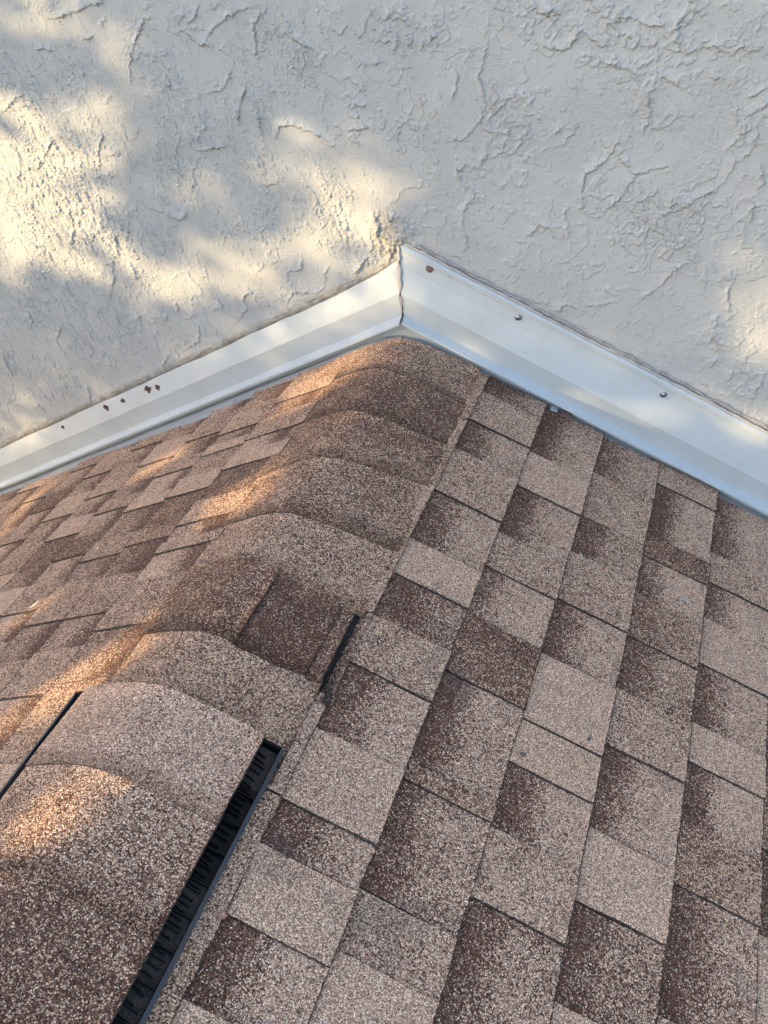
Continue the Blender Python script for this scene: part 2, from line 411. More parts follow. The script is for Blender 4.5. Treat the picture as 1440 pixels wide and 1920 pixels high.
GAPS=["0000000000000000000000000000000000000000000000000000000000000000000000000000000000000000000000000000",
"0000000000000000000000000000000000000000000000000000000000000000000000000000000000000000000000000000",
"0000000000000000000000000000000000000000000000000000000000000000000000000000000000000000000000000000",
"0000000000000000000000000000000000000000000000000000000000000000000000000000000000000000000000000000",
"0000000000000000000000000000000000000000000000000000000000000000000000000000000000000000000000000000",
"0000000000000000000000000000000000000000000000000000000000000000000000000000000000000000000000000000",
"0000000000000000000000000000000000000000000000000000000000000000000000000000000000000000000000000000",
"0000000000000000000000000000000000000000000000000000000000000000000000000000000000000000000000000000",
"0000000000000000000000000000000000000000000000000000000000000000000000000000000000000000000000000000",
"0000000000000000000000000000000000000000000000000000000000000000000000000000000000000000000000000000",
"0000000000000000000000000000000000000000000000000000000000000000000000000000000000000000000000000000",
"0000000000000000000000000000000000000000000000000000000000000000000000000000000000000000000000000000",
"0000000000000000000000000000000000000000000000000000000000000000000000000000000000000000000000000000",
"0000000000000000000000000000000000000000000000000000000000000000000000000000000000000000000000000000",
"0000000000000000000000000000000000000000000000000000000000000000000000000000000000000000000000000000",
"0000000000000000000000000000000000000000000000000000000000000000000000000000000000000000000000000000",
"0000000000000000000000000000000000000000000000000000000000000000000000000000000000000000000000000000",
"0000000000000000000000000000000000000000000000000000000000000000000000000000000000000000000000000000",
"0000000000000000000000000000000003300000000000000000000000000000000000000000000000000000000000000000",
"0000000000000000000000000000000033333222000000000000000000000000000000000000000000000000000000000000",
"0000000000000000000000000000220033333022200000000000000000000000000000000000000000000000000000000000",
"0000000000000000000000000000222000330002220000000000000000000000000000000000000000000000000000000000",
"0000000000000000000000000000222000000000020000000000000000000000000000000000000000000000000000000000",
"0000000000000000000000000000222200000000000000000000000000000000000000000000000000000000000000000000",
"0000000000000000000000000000022200000000000000000000000000000000000000000000000000000000000000000000",
"0000000000000000000000000000002000000000000000000000000000000000000000000000000000000000000000000000",
"0000000000000000000000000000000000000000000000000000000070000000000000000000000000000000000000000000",
"0000000000000000000000000000001100000000000000000000000077000000000000000000000000000000000000000000",
"0000000000000000000000000000001110220000000006600000000077000000000000000000000000000000000000000000",
"0000000000000000000000000000000111020000000006660000000000000000000000000000000000000000000000000000",
"0000000000000000000000000000000011000000000000660000000000000000099400000000000000000000000000000000",
"0000000000000000000000000000000000000000000000000000000000000000099944000000000000000000000000000000",
"0000000000000000000000000000000000000000000000000000000000000000099944000000000000000000000000000000",
"0000000000000000000000000000000000000003330000000000000000000000099944000000000000000000000000000000",
"0000000000000000000000000000000000000003330000080000000008882000099900000999000000000000000000000000",
"0000000000000000000000000000000333000022330110088888000008888200000000000999000000000000000000000000",
"0000000000000000000000000000000333300022220111008888800000888200008880000000000000000000000000000000",
"0000000000000000000000000000000088775555520013307888800000000000000000000000000000000000000000000000",
"0000000000000000000000000000000088877755550013330777700088880333000000000000000000000000000000000000",
"0000000000000000000000000000000088887775555563333077770000003333000000000000000000000000000000000000",
"0000000000000000000000000000000088888775555556333300000111113333000000000000000000000000000000000000",
"0000000000000000000000000000000088888770025556633330000111110000000000000000000000000000000000000000",
"0000000000000000000000000000000088888770022555663330000000000000000000000000000000000000000000000000",
"0000000000000000000000000000000008888770022225666330000000000660000000000000000000000000000000000000",
"0000000000000000000000000000000005888770012210666660000000000660000000000000000000000000000000000000",
"0000000000000000000000000000000005588775011110666600000000000660000000000000000000000000000000000000",
"0000000000000000000000000000000000557755500005566600000000000660000000000000000000000000000000000000",
"0000000000000000000000000000000000555555500005555550000000000660000000000000000000000000000000000000",
"0000000000000000000000000000000000000555500002555550000000000000000000000000000000000000000000000000",
"0000000000000000000000000000000000000000440000222550000000000000000000000000000000000000000000000000",
"0000000000000000000000000000000000000000440000000000000000000000000000000000000000000000000000000000",
"0000000000000000000000000000000000005555540000000000000000000000000000000000000000000000000000000000",
"0000000000000000000000000000000000005555540000000000000000000000000000000000000000000000000000000000",
"0000000000000000000000000000000000000555500000000000000000000000000000000000000000000000000000000000",
"0000000000000000000000000000000000000000000000000000000000000000000000000000000000000000000000000000",
"0000000000000000000000000000000000000000000000000000000000000000000000000000000000000000000000000000",
"0000000000000000000000000000000000000000000000000000000000000000000000000000000000000000000000000000",
"0000000000000000000000000000000000000000000000000000000000000000000000000000000000000000000000000000",
"0000000000000000000000000000000000000000000000000000000000000000000000000000000000000000000000000000",
"0000000000000000000000000000000000000000000000000000000000000000000000000000000000000000000000000000",
"0000000000000000000000000000000000000000000000000000000000000000000000000000000000000000000000000000",
"0000000000000000000000000000000000000000000000000000000000000000000000000000000000000000000000000000",
"0000000000000000000000000000000000000000000000000000000000000000000000000000000000000000000000000000",
"0000000000000000000000000000000000000000000000000000000000000000000000000000000000000000000000000000",
"0000000000000000000000000000000000000000000000000000000000000000000000000000000000000000000000000000",
"0000000000000000000000000000000000000000000000000000000000000000000000000000000000000000000000000000",
"0000000000000000000000000000000000000000000000000000000000000000000000000000000000000000000000000000",
"0000000000000000000000000000000000000000000000000000000000000000000000000000000000000000000000000000",
"0000000000000000000000000000000000000000000000000000000000000000000000000000000000000000000000000000",
"0000000000000000000000000000000000000000000000000000000000000000000000000000000000000000000000000000",
"0000000000000000000000000000000000000000000000000000000000000000000000000000000000000000000000000000",
"0000000000000000000000000000000000000000000000000000000000000000000000000000000000000000000000000000",
"0000000000000000000000000000000000000000000000000000000000000000000000000000000000000000000000000000",
"0000000000000000000000000000000000000000000000000000000000000000000000000000000000000000000000000000",
"0000000000000000000000000000000000000000000000000000000000000000000000000000000000000000000000000000",
"0000000000000000000000000000000000000000000000000000000000000000000000000000000000000000000000000000",
"0000000000000000000000000000000000000000000000000000000000000000000000000000000000000000000000000000",
"0000000000000000000000000000000000000000000000000000000000000000000000000000000000000000000000000000",
"0000000000000000000000000000000000000000000000000000000000000000000000000000000000000000000000000000",
"0000000000000000000000000000000000000000000000000000000000000000000000000000000000000000000000000000"]


# ---------------------------------------------------------------- the setting: ground
gv = []; gf = []
N = 24
for j in range(N + 1):
    for i in range(N + 1):
        x = -150 + 300 * i / N; y = -150 + 300 * j / N
        gv.append((x, y, -4.0 + 0.12 * math.sin(x * .07) * math.cos(y * .05)))
for j in range(N):
    for i in range(N):
        a = j * (N + 1) + i
        gf.append((a, a + 1, a + N + 2, a + N + 1))
link('ground', mesh('ground', gv, gf, True), M_GROUND, kind='structure')

# ---------------------------------------------------------------- stucco wall
def stucco_height(X, Z):
    """thickness in metres of the skip-trowelled coat at wall coordinates"""
    wx = 0.0042 * pn(X * 85, Z * 85, 3) + 0.0030 * pn(X * 240, Z * 240, 4)
    wz = 0.0042 * pn(X * 85, Z * 85, 5) + 0.0030 * pn(X * 240, Z * 240, 6)
    Xw = X + wx; Zw = Z + wz
    h = 0.0018 * fbm(X, Z, 4.0, 2, 11) + 0.0003 * fbm(X, Z, 22, 2, 21)
    rough = np.zeros_like(X)
    for (rx, rz, r, a) in ROUGH:
        d2 = ((X - rx) ** 2 + (Z - rz) ** 2) / (r * r)
        rough = np.maximum(rough, a * np.exp(-d2 * 1.1))
    rough = rough * (0.80 + 0.22 * sst(-0.3, 0.1, X)) - 0.02 + 0.22 * pn(X * 9, Z * 9, 31) + 0.12 * pn(X * 28, Z * 28, 32)
    rough = np.clip(rough, 0, 1)
    # flakes: ragged plateaus with one crisp lip and one feathered side
    ca, sa = math.cos(0.42), math.sin(0.42)
    U = Xw * ca + Zw * sa; W = -Xw * sa + Zw * ca      # W runs along the dragged direction
    leftness = sst(0.15, -0.25, X)                      # the left side was dragged in long streaks
    for k, (fu, fw, amp) in enumerate(((46, 15, 0.0034), (84, 27, 0.0034), (150, 55, 0.0024))):
        n = fbm(U, W, 1.0, 1, 1) * 0
        a1 = pn(U * fu, W * fw, 40 + k) + 0.5 * pn(U * fu * 2.1, W * fw * 2.1, 50 + k)
        b1 = pn(X * fw * 1.4, Z * fw * 1.4, 60 + k) + 0.5 * pn(X * fw * 3, Z * fw * 3, 70 + k)
        n = a1 * leftness + b1 * (1 - leftness)
        th = 0.60 - 0.62 * rough
        plate = sst(th, th + 0.03, n)
        fade = np.exp(-np.clip(n - th, 0, 2) * 3.2)
        h = h + amp * plate * fade * (0.35 + 0.65 * np.clip(rough * 1.6, 0, 1))
    # long thin plateaus with feathered sides everywhere
    n = fbm(Xw, Zw, 7.5, 3, 80)
    lip = sst(0.16, 0.168, n) * np.exp(-np.clip(n - 0.165, 0, 1) * 22)
    gate = sst(-0.05, 0.25, pn(X * 6, Z * 6, 91))
    h = h + 0.0024 * lip * gate
    n = fbm(Xw + 3, Zw - 2, 12.0, 3, 85)
    lip = sst(0.20, 0.208, n) * np.exp(-np.clip(n - 0.205, 0, 1) * 20)
    gate = sst(0.0, 0.25, pn(X * 7 + 4, Z * 7, 95))
    h = h + 0.0022 * lip * gate
    # sandy grit in the open areas
    grit = sst(-0.2, 0.3, pn(X * 8, Z * 8, 101))
    h = h + 0.00034 * grit * pn(X * 190, Z * 260, 102)
    # traced ridges
    crease = np.zeros_like(X)
    for q, poly in enumerate(POLY):
        P = np.array(poly)
        wdt = 0.007 if q % 3 else 0.012
        x0, z0 = P.min(0) - 0.05; x1, z1 = P.max(0) + 0.05
        m = (X > x0) & (X < x1) & (Z > z0) & (Z < z1)
        if not m.any(): continue
        x = Xw[m]; z = Zw[m]
        best = np.full(x.shape, 9.0); sd = np.zeros(x.shape); tt = np.zeros(x.shape)
        nseg = len(P) - 1
        for k in range(nseg):
            a = P[k]; d = P[k + 1] - a; L = d @ d + 1e-12
            t = ((x - a[0]) * d[0] + (z - a[1]) * d[1]) / L
            tc = np.clip(t, 0, 1)
            ex = x - a[0] - tc * d[0]; ez = z - a[1] - tc * d[1]
            dd = np.hypot(ex, ez)
            s = np.sign(d[0] * ez - d[1] * ex)
            up = dd < best
            best = np.where(up, dd, best); sd = np.where(up, s, sd); tt = np.where(up, (k + tc) / nseg, tt)
        # the thick side is the one towards the upper left
        mid = P[len(P) // 2]; d = P[-1] - P[0]
        side = 1.0 if (d[0] * 0.75 + d[1] * 0.65) > 0 else -1.0
        taper = np.clip(np.minimum(tt, 1 - tt) * 5 + 0.25, 0, 1)
        dist = best * sd * side
        prof = sst(-0.0009, 0.0004, dist) * np.exp(-np.clip(dist, 0, 1) / wdt)
        vary = 0.45 + 1.0 * np.clip(pn(x * 34, z * 34, 120 + q) + 0.42, 0, 1)
        h[m] += 0.0042 * prof * taper * vary
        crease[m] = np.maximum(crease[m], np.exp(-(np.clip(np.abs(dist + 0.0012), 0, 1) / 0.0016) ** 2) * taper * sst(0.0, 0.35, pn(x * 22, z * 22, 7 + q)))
    return h, crease, rough

def roofline(X):
    return np.where(X > 0, -X * math.tan(PR), X * math.tan(PL_))

wall = thing('stucco_wall', 'pale grey skip-trowelled stucco wall above the roof, dappled with warm sun on its left', 'wall', (0, 0, 0))
GX0, GX1, GZ0, GZ1, ST = -1.62, 0.98, -0.70, 0.86, 0.0018
nx = int((GX1 - GX0) / ST) + 1; nz = int((GZ1 - GZ0) / ST) + 1
xs = GX0 + np.arange(nx) * ST; zs = GZ0 + np.arange(nz) * ST
GX1 = xs[-1]; GZ1 = zs[-1]
XX, ZZ = np.meshgrid(xs, zs)
keep = ZZ > roofline(XX) - 0.02
# only the band the photograph can show gets the dense relief: bounded above by the frame's slant
HH = np.zeros_like(XX); CC = np.zeros_like(XX); BB = np.zeros_like(XX)
h, cr, rg = stucco_height(XX[keep], ZZ[keep])
xk = XX[keep]; zk = ZZ[keep]
hl = zk - roofline(xk)
# scraped, thicker mortar band over the top edge of the left flashing
topL = np.where(xk < 0, 0.147 - 0.005 * np.clip(-xk * 3, 0, 1), 9)
band = (xk < 0.0) * np.exp(-((hl - topL - 0.010) / 0.015) ** 2)
scr = pn(xk * 14 + zk * 7, (zk - xk * math.tan(PL_)) * 420, 131)
h = h * (1 - 0.75 * np.clip(band, 0, 1)) + band * (0.0050 + 0.0016 * scr + 0.0014 * pn(xk * 60, zk * 60, 133))
bare = np.clip(band * 1.1, 0, 1)
# broken corner above the mitre
dc = np.hypot((xk + 0.018) / 0.045, (zk - 0.205) / 0.060)
brk = np.exp(-dc ** 2)
h = h + brk * (0.006 * np.abs(fbm(xk, zk, 42, 3, 141)) + 0.004 * sst(0.0, 0.06, pn(xk * 50, zk * 28, 144)) - 0.001)
bare = np.maximum(bare, brk * 0.9)
# thickening of the coat along the right flashing
topR = np.where(xk > -0.01, 0.203, 9)
bandR = (xk > -0.01) * np.exp(-((hl - topR - 0.012) / 0.010) ** 2)
h = h + bandR * (0.0018 + 0.0022 * pn(xk * 36, zk * 36, 151))
bare = np.maximum(bare, bandR * 0.35)
edge = np.minimum.reduce([sst(0, 0.05, xk - GX0), sst(0, 0.05, GX1 - xk), sst(0, 0.05, GZ1 - zk)])
h = h * edge
HH[keep] = h; CC[keep] = cr; BB[keep] = bare
idx = -np.ones(XX.shape, dtype=np.int64)
idx[keep] = np.arange(keep.sum())
fk = keep[:-1, :-1] & keep[1:, :-1] & keep[:-1, 1:] & keep[1:, 1:]
a = idx[:-1, :-1][fk]; b = idx[:-1, 1:][fk]; c = idx[1:, 1:][fk]; d = idx[1:, :-1][fk]
quads = np.stack([a, b, c, d], 1)
# let the sheet be displaced slightly sideways too, so lips overhang a little
co = np.stack([XX[keep], -HH[keep], ZZ[keep]], 1)
me = bpy.data.meshes.new('trowelled_coat')
me.vertices.add(len(co)); me.vertices.foreach_set('co', co.astype(np.float32).ravel())
nf = len(quads)
me.loops.add(nf * 4); me.loops.foreach_set('vertex_index', quads.astype(np.int32).ravel())
me.polygons.add(nf); me.polygons.foreach_set('loop_start', (np.arange(nf) * 4).astype(np.int32))
me.update(calc_edges=True); me.validate()
at = me.attributes.new('crease', 'FLOAT', 'POINT'); at.data.foreach_set('value', CC[keep].astype(np.float32))
at = me.attributes.new('bare', 'FLOAT', 'POINT'); at.data.foreach_set('value', BB[keep].astype(np.float32))
me.polygons.foreach_set('use_smooth', [True] * nf)
link('trowelled_coat', me, M_STUCCO, wall)
# the rest of the wall: plain sheets round the dense one, butted edge to edge, with thickness behind
def box(V, F, x0, x1, y0, y1, z0, z1):
    b = len(V)
    V += [(x0, y0, z0), (x1, y0, z0), (x1, y1, z0), (x0, y1, z0), (x0, y0, z1), (x1, y0, z1), (x1, y1, z1), (x0, y1, z1)]
    F += [(b, b + 1, b + 5, b + 4), (b + 1, b + 2, b + 6, b + 5), (b + 2, b + 3, b + 7, b + 6), (b + 3, b, b + 4, b + 7), (b + 4, b + 5, b + 6, b + 7), (b + 3, b + 2, b + 1, b)]
V = []; F = []
box(V, F, -4.5, GX0, 0, 0.2, -4.0, 3.2)
box(V, F, GX1, 4.5, 0, 0.2, -4.0, 3.2)
box(V, F, GX0, GX1, 0, 0.2, GZ1, 3.2)
box(V, F, GX0, GX1, 0.012, 0.2, -4.0, GZ1)
link('wall_core', mesh('wall_core', V, F), M_STUCCO, wall)

# ---------------------------------------------------------------- flashing on the wall
def extrude_profile(name, prof, x0, x1, side, step, mat, parent, wav=0.0, seed=0, cuts=(0, 0), thick=0.0009, ztop=None):
    """prof: list of (y, height above the slope line); swept along the rake from |x|=x0 to x1"""
    tanp = math.tan(PR if side > 0 else PL_)
    n = max(2, int(abs(x1 - x0) / step))
    V = []; F = []
    m = len(prof)
    for layer in (0, 1):
        for i in range(n + 1):
            x = x0 + (x1 - x0) * i / n
            for k, (y, hh) in enumerate(prof):
                yy = y - (0 if layer == 0 else -thick)
                w1 = wav * math.sin(x * 5.1 + seed + k * 0.6) + wav * 0.5 * math.sin(x * 13.7 + seed * 2 + k)
                h2 = hh
                if ztop is not None and k == 0: h2 = ztop(x)
                if i == 0: x_ = x + cuts[0] * k / m * side
                else: x_ = x
                V.append((side * x_, yy + w1 * (0.3 if k == 0 else 1), -abs(x_) * tanp + h2 + (0 if layer == 0 else 0.0003)))
    L = (n + 1) * m
    for i in range(n):
        for k in range(m - 1):
            a = i * m + k
            F.append((a, a + m, a + m + 1, a + 1))
            F.append((L + a, L + a + 1, L + a + m + 1, L + a + m))
    for i in range(n):       # close long edges
        for k in (0, m - 1):
            a = i * m + k
            F.append((a, L + a, L + a + m, a + m))
    for i in (0, n):
        for k in range(m - 1):
            a = i * m + k
            F.append((a, a + 1, L + a + 1, L + a))
    return link(name, mesh(name, V, F), mat, parent)

flR = thing('wall_flashing', 'white metal flashing running down to the right of the mitred peak, held by screws', 'flashing', (0.3, -0.02, -0.05), 'flashings along the wall')
flL = thing('wall_flashing', 'white metal flashing running down to the left of the mitred peak, with rusty nail holes', 'flashing', (-0.3, -0.02, -0.05), 'flashings along the wall')
def child_of(o, t):
    o.parent = t; o.matrix_parent_inverse = Matrix.Translation(t.location).inverted()
    return o
# profile bends, y outwards (negative) and height over the slope line
FR = [(-0.0045, 0.202), (-0.0090, 0.150), (-0.0200, 0.0880)]
MIDR = [(-0.0200, 0.0880), (-0.0140, 0.0355)]
LIPR = [(-0.0140, 0.0355), (-0.0335, 0.0258), (-0.0335, 0.0215)]
for nm, pr in (('upper_face', FR), ('lower_face', MIDR), ('drip_lip', LIPR)):
    child_of(extrude_profile(nm, pr, 0.004, 2.6, 1, 0.05, M_FLASH, None, 0.0007, 1.0), flR)
FL = [(-0.0100, 0.136), (-0.0200, 0.0880)]
MIDL = [(-0.0200, 0.0880), (-0.0140, 0.0330)]
LIPL = [(-0.0140, 0.0330), (-0.0335, 0.0238), (-0.0335, 0.0180)]
def ztL(x):
    return 0.144 + 0.016 * math.exp(-x / 0.05) + 0.0012 * math.sin(x * 21) + 0.0008 * math.sin(x * 63 + 1)
for nm, pr in (('upper_face', FL), ('lower_face', MIDL), ('drip_lip', LIPL)):
    child_of(extrude_profile(nm, pr, 0.001, 2.6, -1, 0.05, M_FLASH, None, 0.0007, 2.0, ztop=ztL if nm == 'upper_face' else None), flL)
CZ_ = 0.041
def capx(x):
    t = math.tan(PR if x > 0 else PL_)
    return -t * (math.sqrt(x * x + CZ_ * CZ_))
def cap_point(t, y, h):
    """t: signed distance across the ridge (+ right), h off the surface"""
    x = t * math.cos(PR if t > 0 else PL_)
    e = 1e-3
    z = capx(x); dz = (capx(x + e) - capx(x - e)) / (2 * e)
    n = Vector((-dz, 0, 1)).normalized()
    return Vector((x, y, z)) + n * h
# dull pan flashing lying on the left slope and turned up under the lip
def lr(s, y, h):   # left slope: distance down the slope, y, height off the slope plane
    return (-s * math.cos(PL_) - h * math.sin(PL_), y, -s * math.sin(PL_) + h * math.cos(PL_))
def rr(s, y, h):
    return (s * math.cos(PR) + h * math.sin(PR), y, -s * math.sin(PR) + h * math.cos(PR))
V = []; F = []
n = 60
for i in range(n + 1):
    s = 0.0 + 2.6 * i / n
    for (y, h) in ((-0.010, 0.050), (-0.014, 0.004), (-0.10, 0.002), (-0.10, 0.0)):
        V.append(cap_point(-s, y, h + 0.0006 * math.sin(s * 17 + y * 30)))
for i in range(n):
    for k in range(3):
        a = i * 4 + k
        F.append((a, a + 1, a + 5, a + 4))
child_of(link('pan_flashing', mesh('pan_flashing', V, F), M_PAN), flL)
V = []; F = []
for i in range(n + 1):
    s = 0.0 + 2.6 * i / n
    for (y, h) in ((-0.010, 0.050), (-0.014, 0.0025), (-0.036, 0.0015), (-0.036, 0.0)):
        V.append(cap_point(s, y, h))
for i in range(n):
    for k in range(3):
        a = i * 4 + k
        F.append((a, a + 1, a + 5, a + 4))
child_of(link('pan_flashing', mesh('pan_flashing', V, F), M_PAN), flR)

def irregular_strip(name, path, r, mat, parent, seed=0, flat=0.5):
    """a lumpy bead of sealant swept along a path of (x, y, z)"""
    rg = random.Random(seed); V = []; F = []; m = 7
    P = [Vector(p) for p in path]
    for i, p in enumerate(P):
        d = (P[min(i + 1, len(P) - 1)] - P[max(i - 1, 0)]).normalized()
        out = Vector((0, -1, 0)); sd = d.cross(out).normalized()
        rad = r * (0.55 + 0.75 * rg.random()) * (0.2 if i in (0, len(P) - 1) else 1)
        off = sd * (rg.random() - 0.5) * r * 0.8
        for k in range(m):
            a = 2 * math.pi * k / m
            V.append(p + off + sd * math.cos(a) * rad * (0.8 + 0.4 * rg.random()) + out * math.sin(a) * rad * flat)
    for i in range(len(P) - 1):
        for k in range(m):
            F.append((i * m + k, i * m + (k + 1) % m, (i + 1) * m + (k + 1) % m, (i + 1) * m + k))
    F.append(tuple(range(m))[::-1]); F.append(tuple((len(P) - 1) * m + k for k in range(m)))
    return link(name, mesh(name, V, F, True), mat, parent)

# strip of stucco return and sealant along the top of the right flashing
path = [(0.012 + 0.012 * i, -0.005, 0.2035 - (0.012 + 0.012 * i) * math.tan(PR) + 0.0009 * math.sin(i * .37) + 0.0007 * math.sin(i * 1.9)) for i in range(80)]
child_of(irregular_strip('sealant_bead', path, 0.0029, M_SEAL, None, 3, 0.8), flR)
rgs = random.Random(41)
path = [(0.016 + 0.011 * i, -0.0035, 0.2105 - (0.016 + 0.011 * i) * math.tan(PR) + rgs.uniform(-0.0022, 0.0035)) for i in range(86)]
child_of(irregular_strip('mortar_smear', path, 0.0040, M_SMEAR, None, 13, 0.5), flR)
# folded hem just under the bead
V = []; F = []
for i in range(81):
    x = 0.010 + 0.0125 * i; zt = -x * math.tan(PR)
    wv = 0.0012 * math.sin(i * .5)
    V += [(x, -0.0066, zt + 0.1990 + wv * .3), (x, -0.0105, zt + 0.1945 + wv * .5), (x, -0.0096, zt + 0.1850), (x, -0.0062, zt + 0.1990 + wv * .3)]
for i in range(80):
    for k in range(3):
        a = i * 4 + k; F.append((a, a + 1, a + 5, a + 4))
child_of(link('hem', mesh('hem', V, F), M_FLASH), flR)
# mitre: overlapping cut edge and a dried sealant smear
path = [(0.0025, -0.006 - 0.010 * min(1, t * 1.6), 0.192 - 0.107 * t) for t in [i / 12 for i in range(13)]]
path = [(p[0] + 0.0010 * math.sin(i * 1.3), -0.0075 - 0.0135 * i / 12, p[2]) for i, p in enumerate(path)]
child_of(irregular_strip('sealant_smear', path, 0.0040, M_SEAL, None, 5, 0.30), flR)
path = [(0.003 + 0.0006 * math.sin(i * 1.3), -0.0212 + 0.0001 * i, 0.084 - 0.044 * i / 6) for i in range(7)]
child_of(irregular_strip('sealant_smear', path, 0.0017, M_SEAL, None, 6, 0.5), flR)
path = [(0.003, -0.0195 - 0.0026 * i, 0.0385 - 0.0024 * i) for i in range(7)]
child_of(irregular_strip('seam_gap', path, 0.0014, M_HOLE, None, 8, 0.8), flR)

def fy(h, side=1):      # outward position of the flashing's upper face at a height over the slope line
    pr = FR if side > 0 else FL
    for (y0, h0), (y1, h1) in zip(pr, pr[1:]):
        if h1 <= h <= h0: return y0 + (y1 - y0) * (h0 - h) / (h0 - h1)
    return pr[0][0]
def disc(V, F, c, r, n, out, up, t0, t1, jit=0, rg=None):
    s = out.cross(up).normalized(); b = len(V)
    rad = [r * (1 + (rg.random() - .5) * 2 * jit if rg else 1) for _ in range(n)]
    for t, sc in ((t0, 1), (t1, 0.82)):
        for k in range(n):
            a = 2 * math.pi * k / n
            V.append(c + out * t + (s * math.cos(a) + up * math.sin(a)) * rad[k] * sc)
    V.append(c + out * t1)
    for k in range(n):
        F.append((b + k, b + (k + 1) % n, b + n + (k + 1) % n, b + n + k))
        F.append((b + n + k, b + n + (k + 1) % n, b + 2 * n))
OUT = Vector((0, -1, 0.15)).normalized(); UP = Vector((0, 0.15, 1)).normalized()
def screw(x, z, kind):
    hh = z + abs(x) * math.tan(PR)
    c = Vector((x, fy(hh) - 0.0002, z))
    V = []; F = []
    if kind == 'rusty':
        disc(V, F, c, 0.0085, 18, OUT, UP, 0, 0.0030, 0.04, random.Random(2))
        o = link('screw', mesh('screw', V, F, True), M_RUSTHEAD); o['label'] = 'rusty brown pan screw head'
        child_of(o, flR)
        return
    disc(V, F, c, 0.0088, 20, OUT, UP, 0, 0.0011)
    disc(V, F, c + OUT * 0.0011, 0.0058, 16, OUT, UP, 0, 0.0036)
    o = link('screw', mesh('screw', V, F, True), M_STEEL)
    o['label'] = 'shiny zinc screw with washer'
    child_of(o, flR)
    V = []; F = []
    disc(V, F, c + OUT * 0.0047, 0.0027, 6, OUT, UP, 0, 0.0003)
    k = link('socket', mesh('socket', V, F), M_HOLE, o); k.matrix_parent_inverse = Matrix.Translation(flR.location).inverted()
    V = []; F = []
    disc(V, F, c + Vector((0.009, 0.0008, -0.0075)), 0.0040, 9, OUT, UP, 0, 0.0016, 0.3, random.Random(int(x * 100)))
    child_of(link('sealant_blob', mesh('sealant_blob', V, F, True), M_FLASH), flR)
screw(0.069, 0.144, 'rusty'); screw(0.262, 0.048, 'zinc'); screw(0.577, -0.106, 'zinc')
# small scratches and pits on the right flashing
for k, (x, z) in enumerate(((0.115, 0.128), (0.28, -0.03), (0.505, -0.13), (0.60, -0.205), (0.44, -0.085))):
    V = []; F = []
    hh = z + x * math.tan(PR)
    disc(V, F, Vector((x, fy(hh) - 0.0001, z)), 0.0016, 7, OUT, UP, 0, 0.0004, 0.3, random.Random(k))
    child_of(link('paint_chip', mesh('paint_chip', V, F), M_RUSTHEAD), flR)
# rusted-through nail holes near the top of the left flashing
for k, (x, z, r) in enumerate(((-0.756, -0.250, 0.0092), (-0.722, -0.239, 0.0080), (-0.854, -0.298, 0.0065), (-0.919, -0.331, 0.0088), (-1.107, -0.424, 0.0048), (-0.745, -0.243, 0.002))):
    V = []; F = []; rg = random.Random(20 + k)
    hh = z + abs(x) * math.tan(PL_)
    y = fy(min(hh, 0.128), -1)
    o2 = Vector((0, -1, 0.38)).normalized(); u2 = Vector((0, 0.38, 1)).normalized()
    z -= 0.003; y = -0.010 - 0.0100 * (0.1455 - (hh - 0.003)) / 0.0575
    disc(V, F, Vector((x, y - 0.0008, z)), r, 15, o2, u2, 0, 0.0006, 0.38, rg)
    disc(V, F, Vector((x + 0.003, y - 0.0012, z - r * 0.9)), r * 0.35, 8, o2, u2, 0, 0.0005, 0.4, rg)
    child_of(link('rust_hole', mesh('rust_hole', V, F), M_RUST), flL)
# bits of old flashing and a rusty nail plate showing under the right lip
for k, (s0, s1, mat, h) in enumerate(((0.376, 0.392, M_PAN, 0.008), (0.402, 0.426, M_RUSTHEAD, 0.008))):
    V = []; F = []
    for s in (s0, s1):
        V += [rr(s, -0.018, h + .004), rr(s, -0.043 + 0.004 * (s == s1), h), rr(s, -0.043 + 0.004 * (s == s1), h - 0.002), rr(s, -0.018, h)]
    F = [(0, 1, 5, 4), (1, 2, 6, 5), (2, 3, 7, 6), (3, 0, 4, 7), (0, 3, 2, 1), (4, 5, 6, 7)]
    child_of(link('metal_tab', mesh('metal_tab', V, F), mat), flR)

# ---------------------------------------------------------------- roof
roof = thing('shingle_roof', 'gabled roof of brown and tan laminated asphalt shingles ending against the stucco wall', 'roof')
E = 0.143
S0 = 0.22354
def tone_at(kind, v, q=(0, 0, 0, 0)):
    """share of light granules at v = 0 (up the slope) .. 1 (butt edge)"""
    if kind == 'D': return 0.11 + 0.04 * q[0] + (0.58 + 0.16 * q[1]) * (max(0.0, min(1.0, (v - 0.27 - 0.07 * q[2]) / (0.36 + 0.12 * q[3])))) ** 0.8
    if kind == 'd': return 0.16 + 0.22 * v
    if kind == 'b': return 0.36 + 0.24 * v
    if kind == 'B': return 0.32 + 0.05 * v
    if kind == 'M': return 0.60 + 0.10 * v
    if kind == 'L': return 0.88 + 0.04 * v
    if kind == 'W': return 1.2
    if kind == 'w': return 1.05
    return 0.5
HUE = {'D': 0.25, 'd': 0.4, 'b': 0.8, 'B': 0.95, 'M': 0.35, 'L': 0.3, 'W': 0.25, 'w': 0.45}

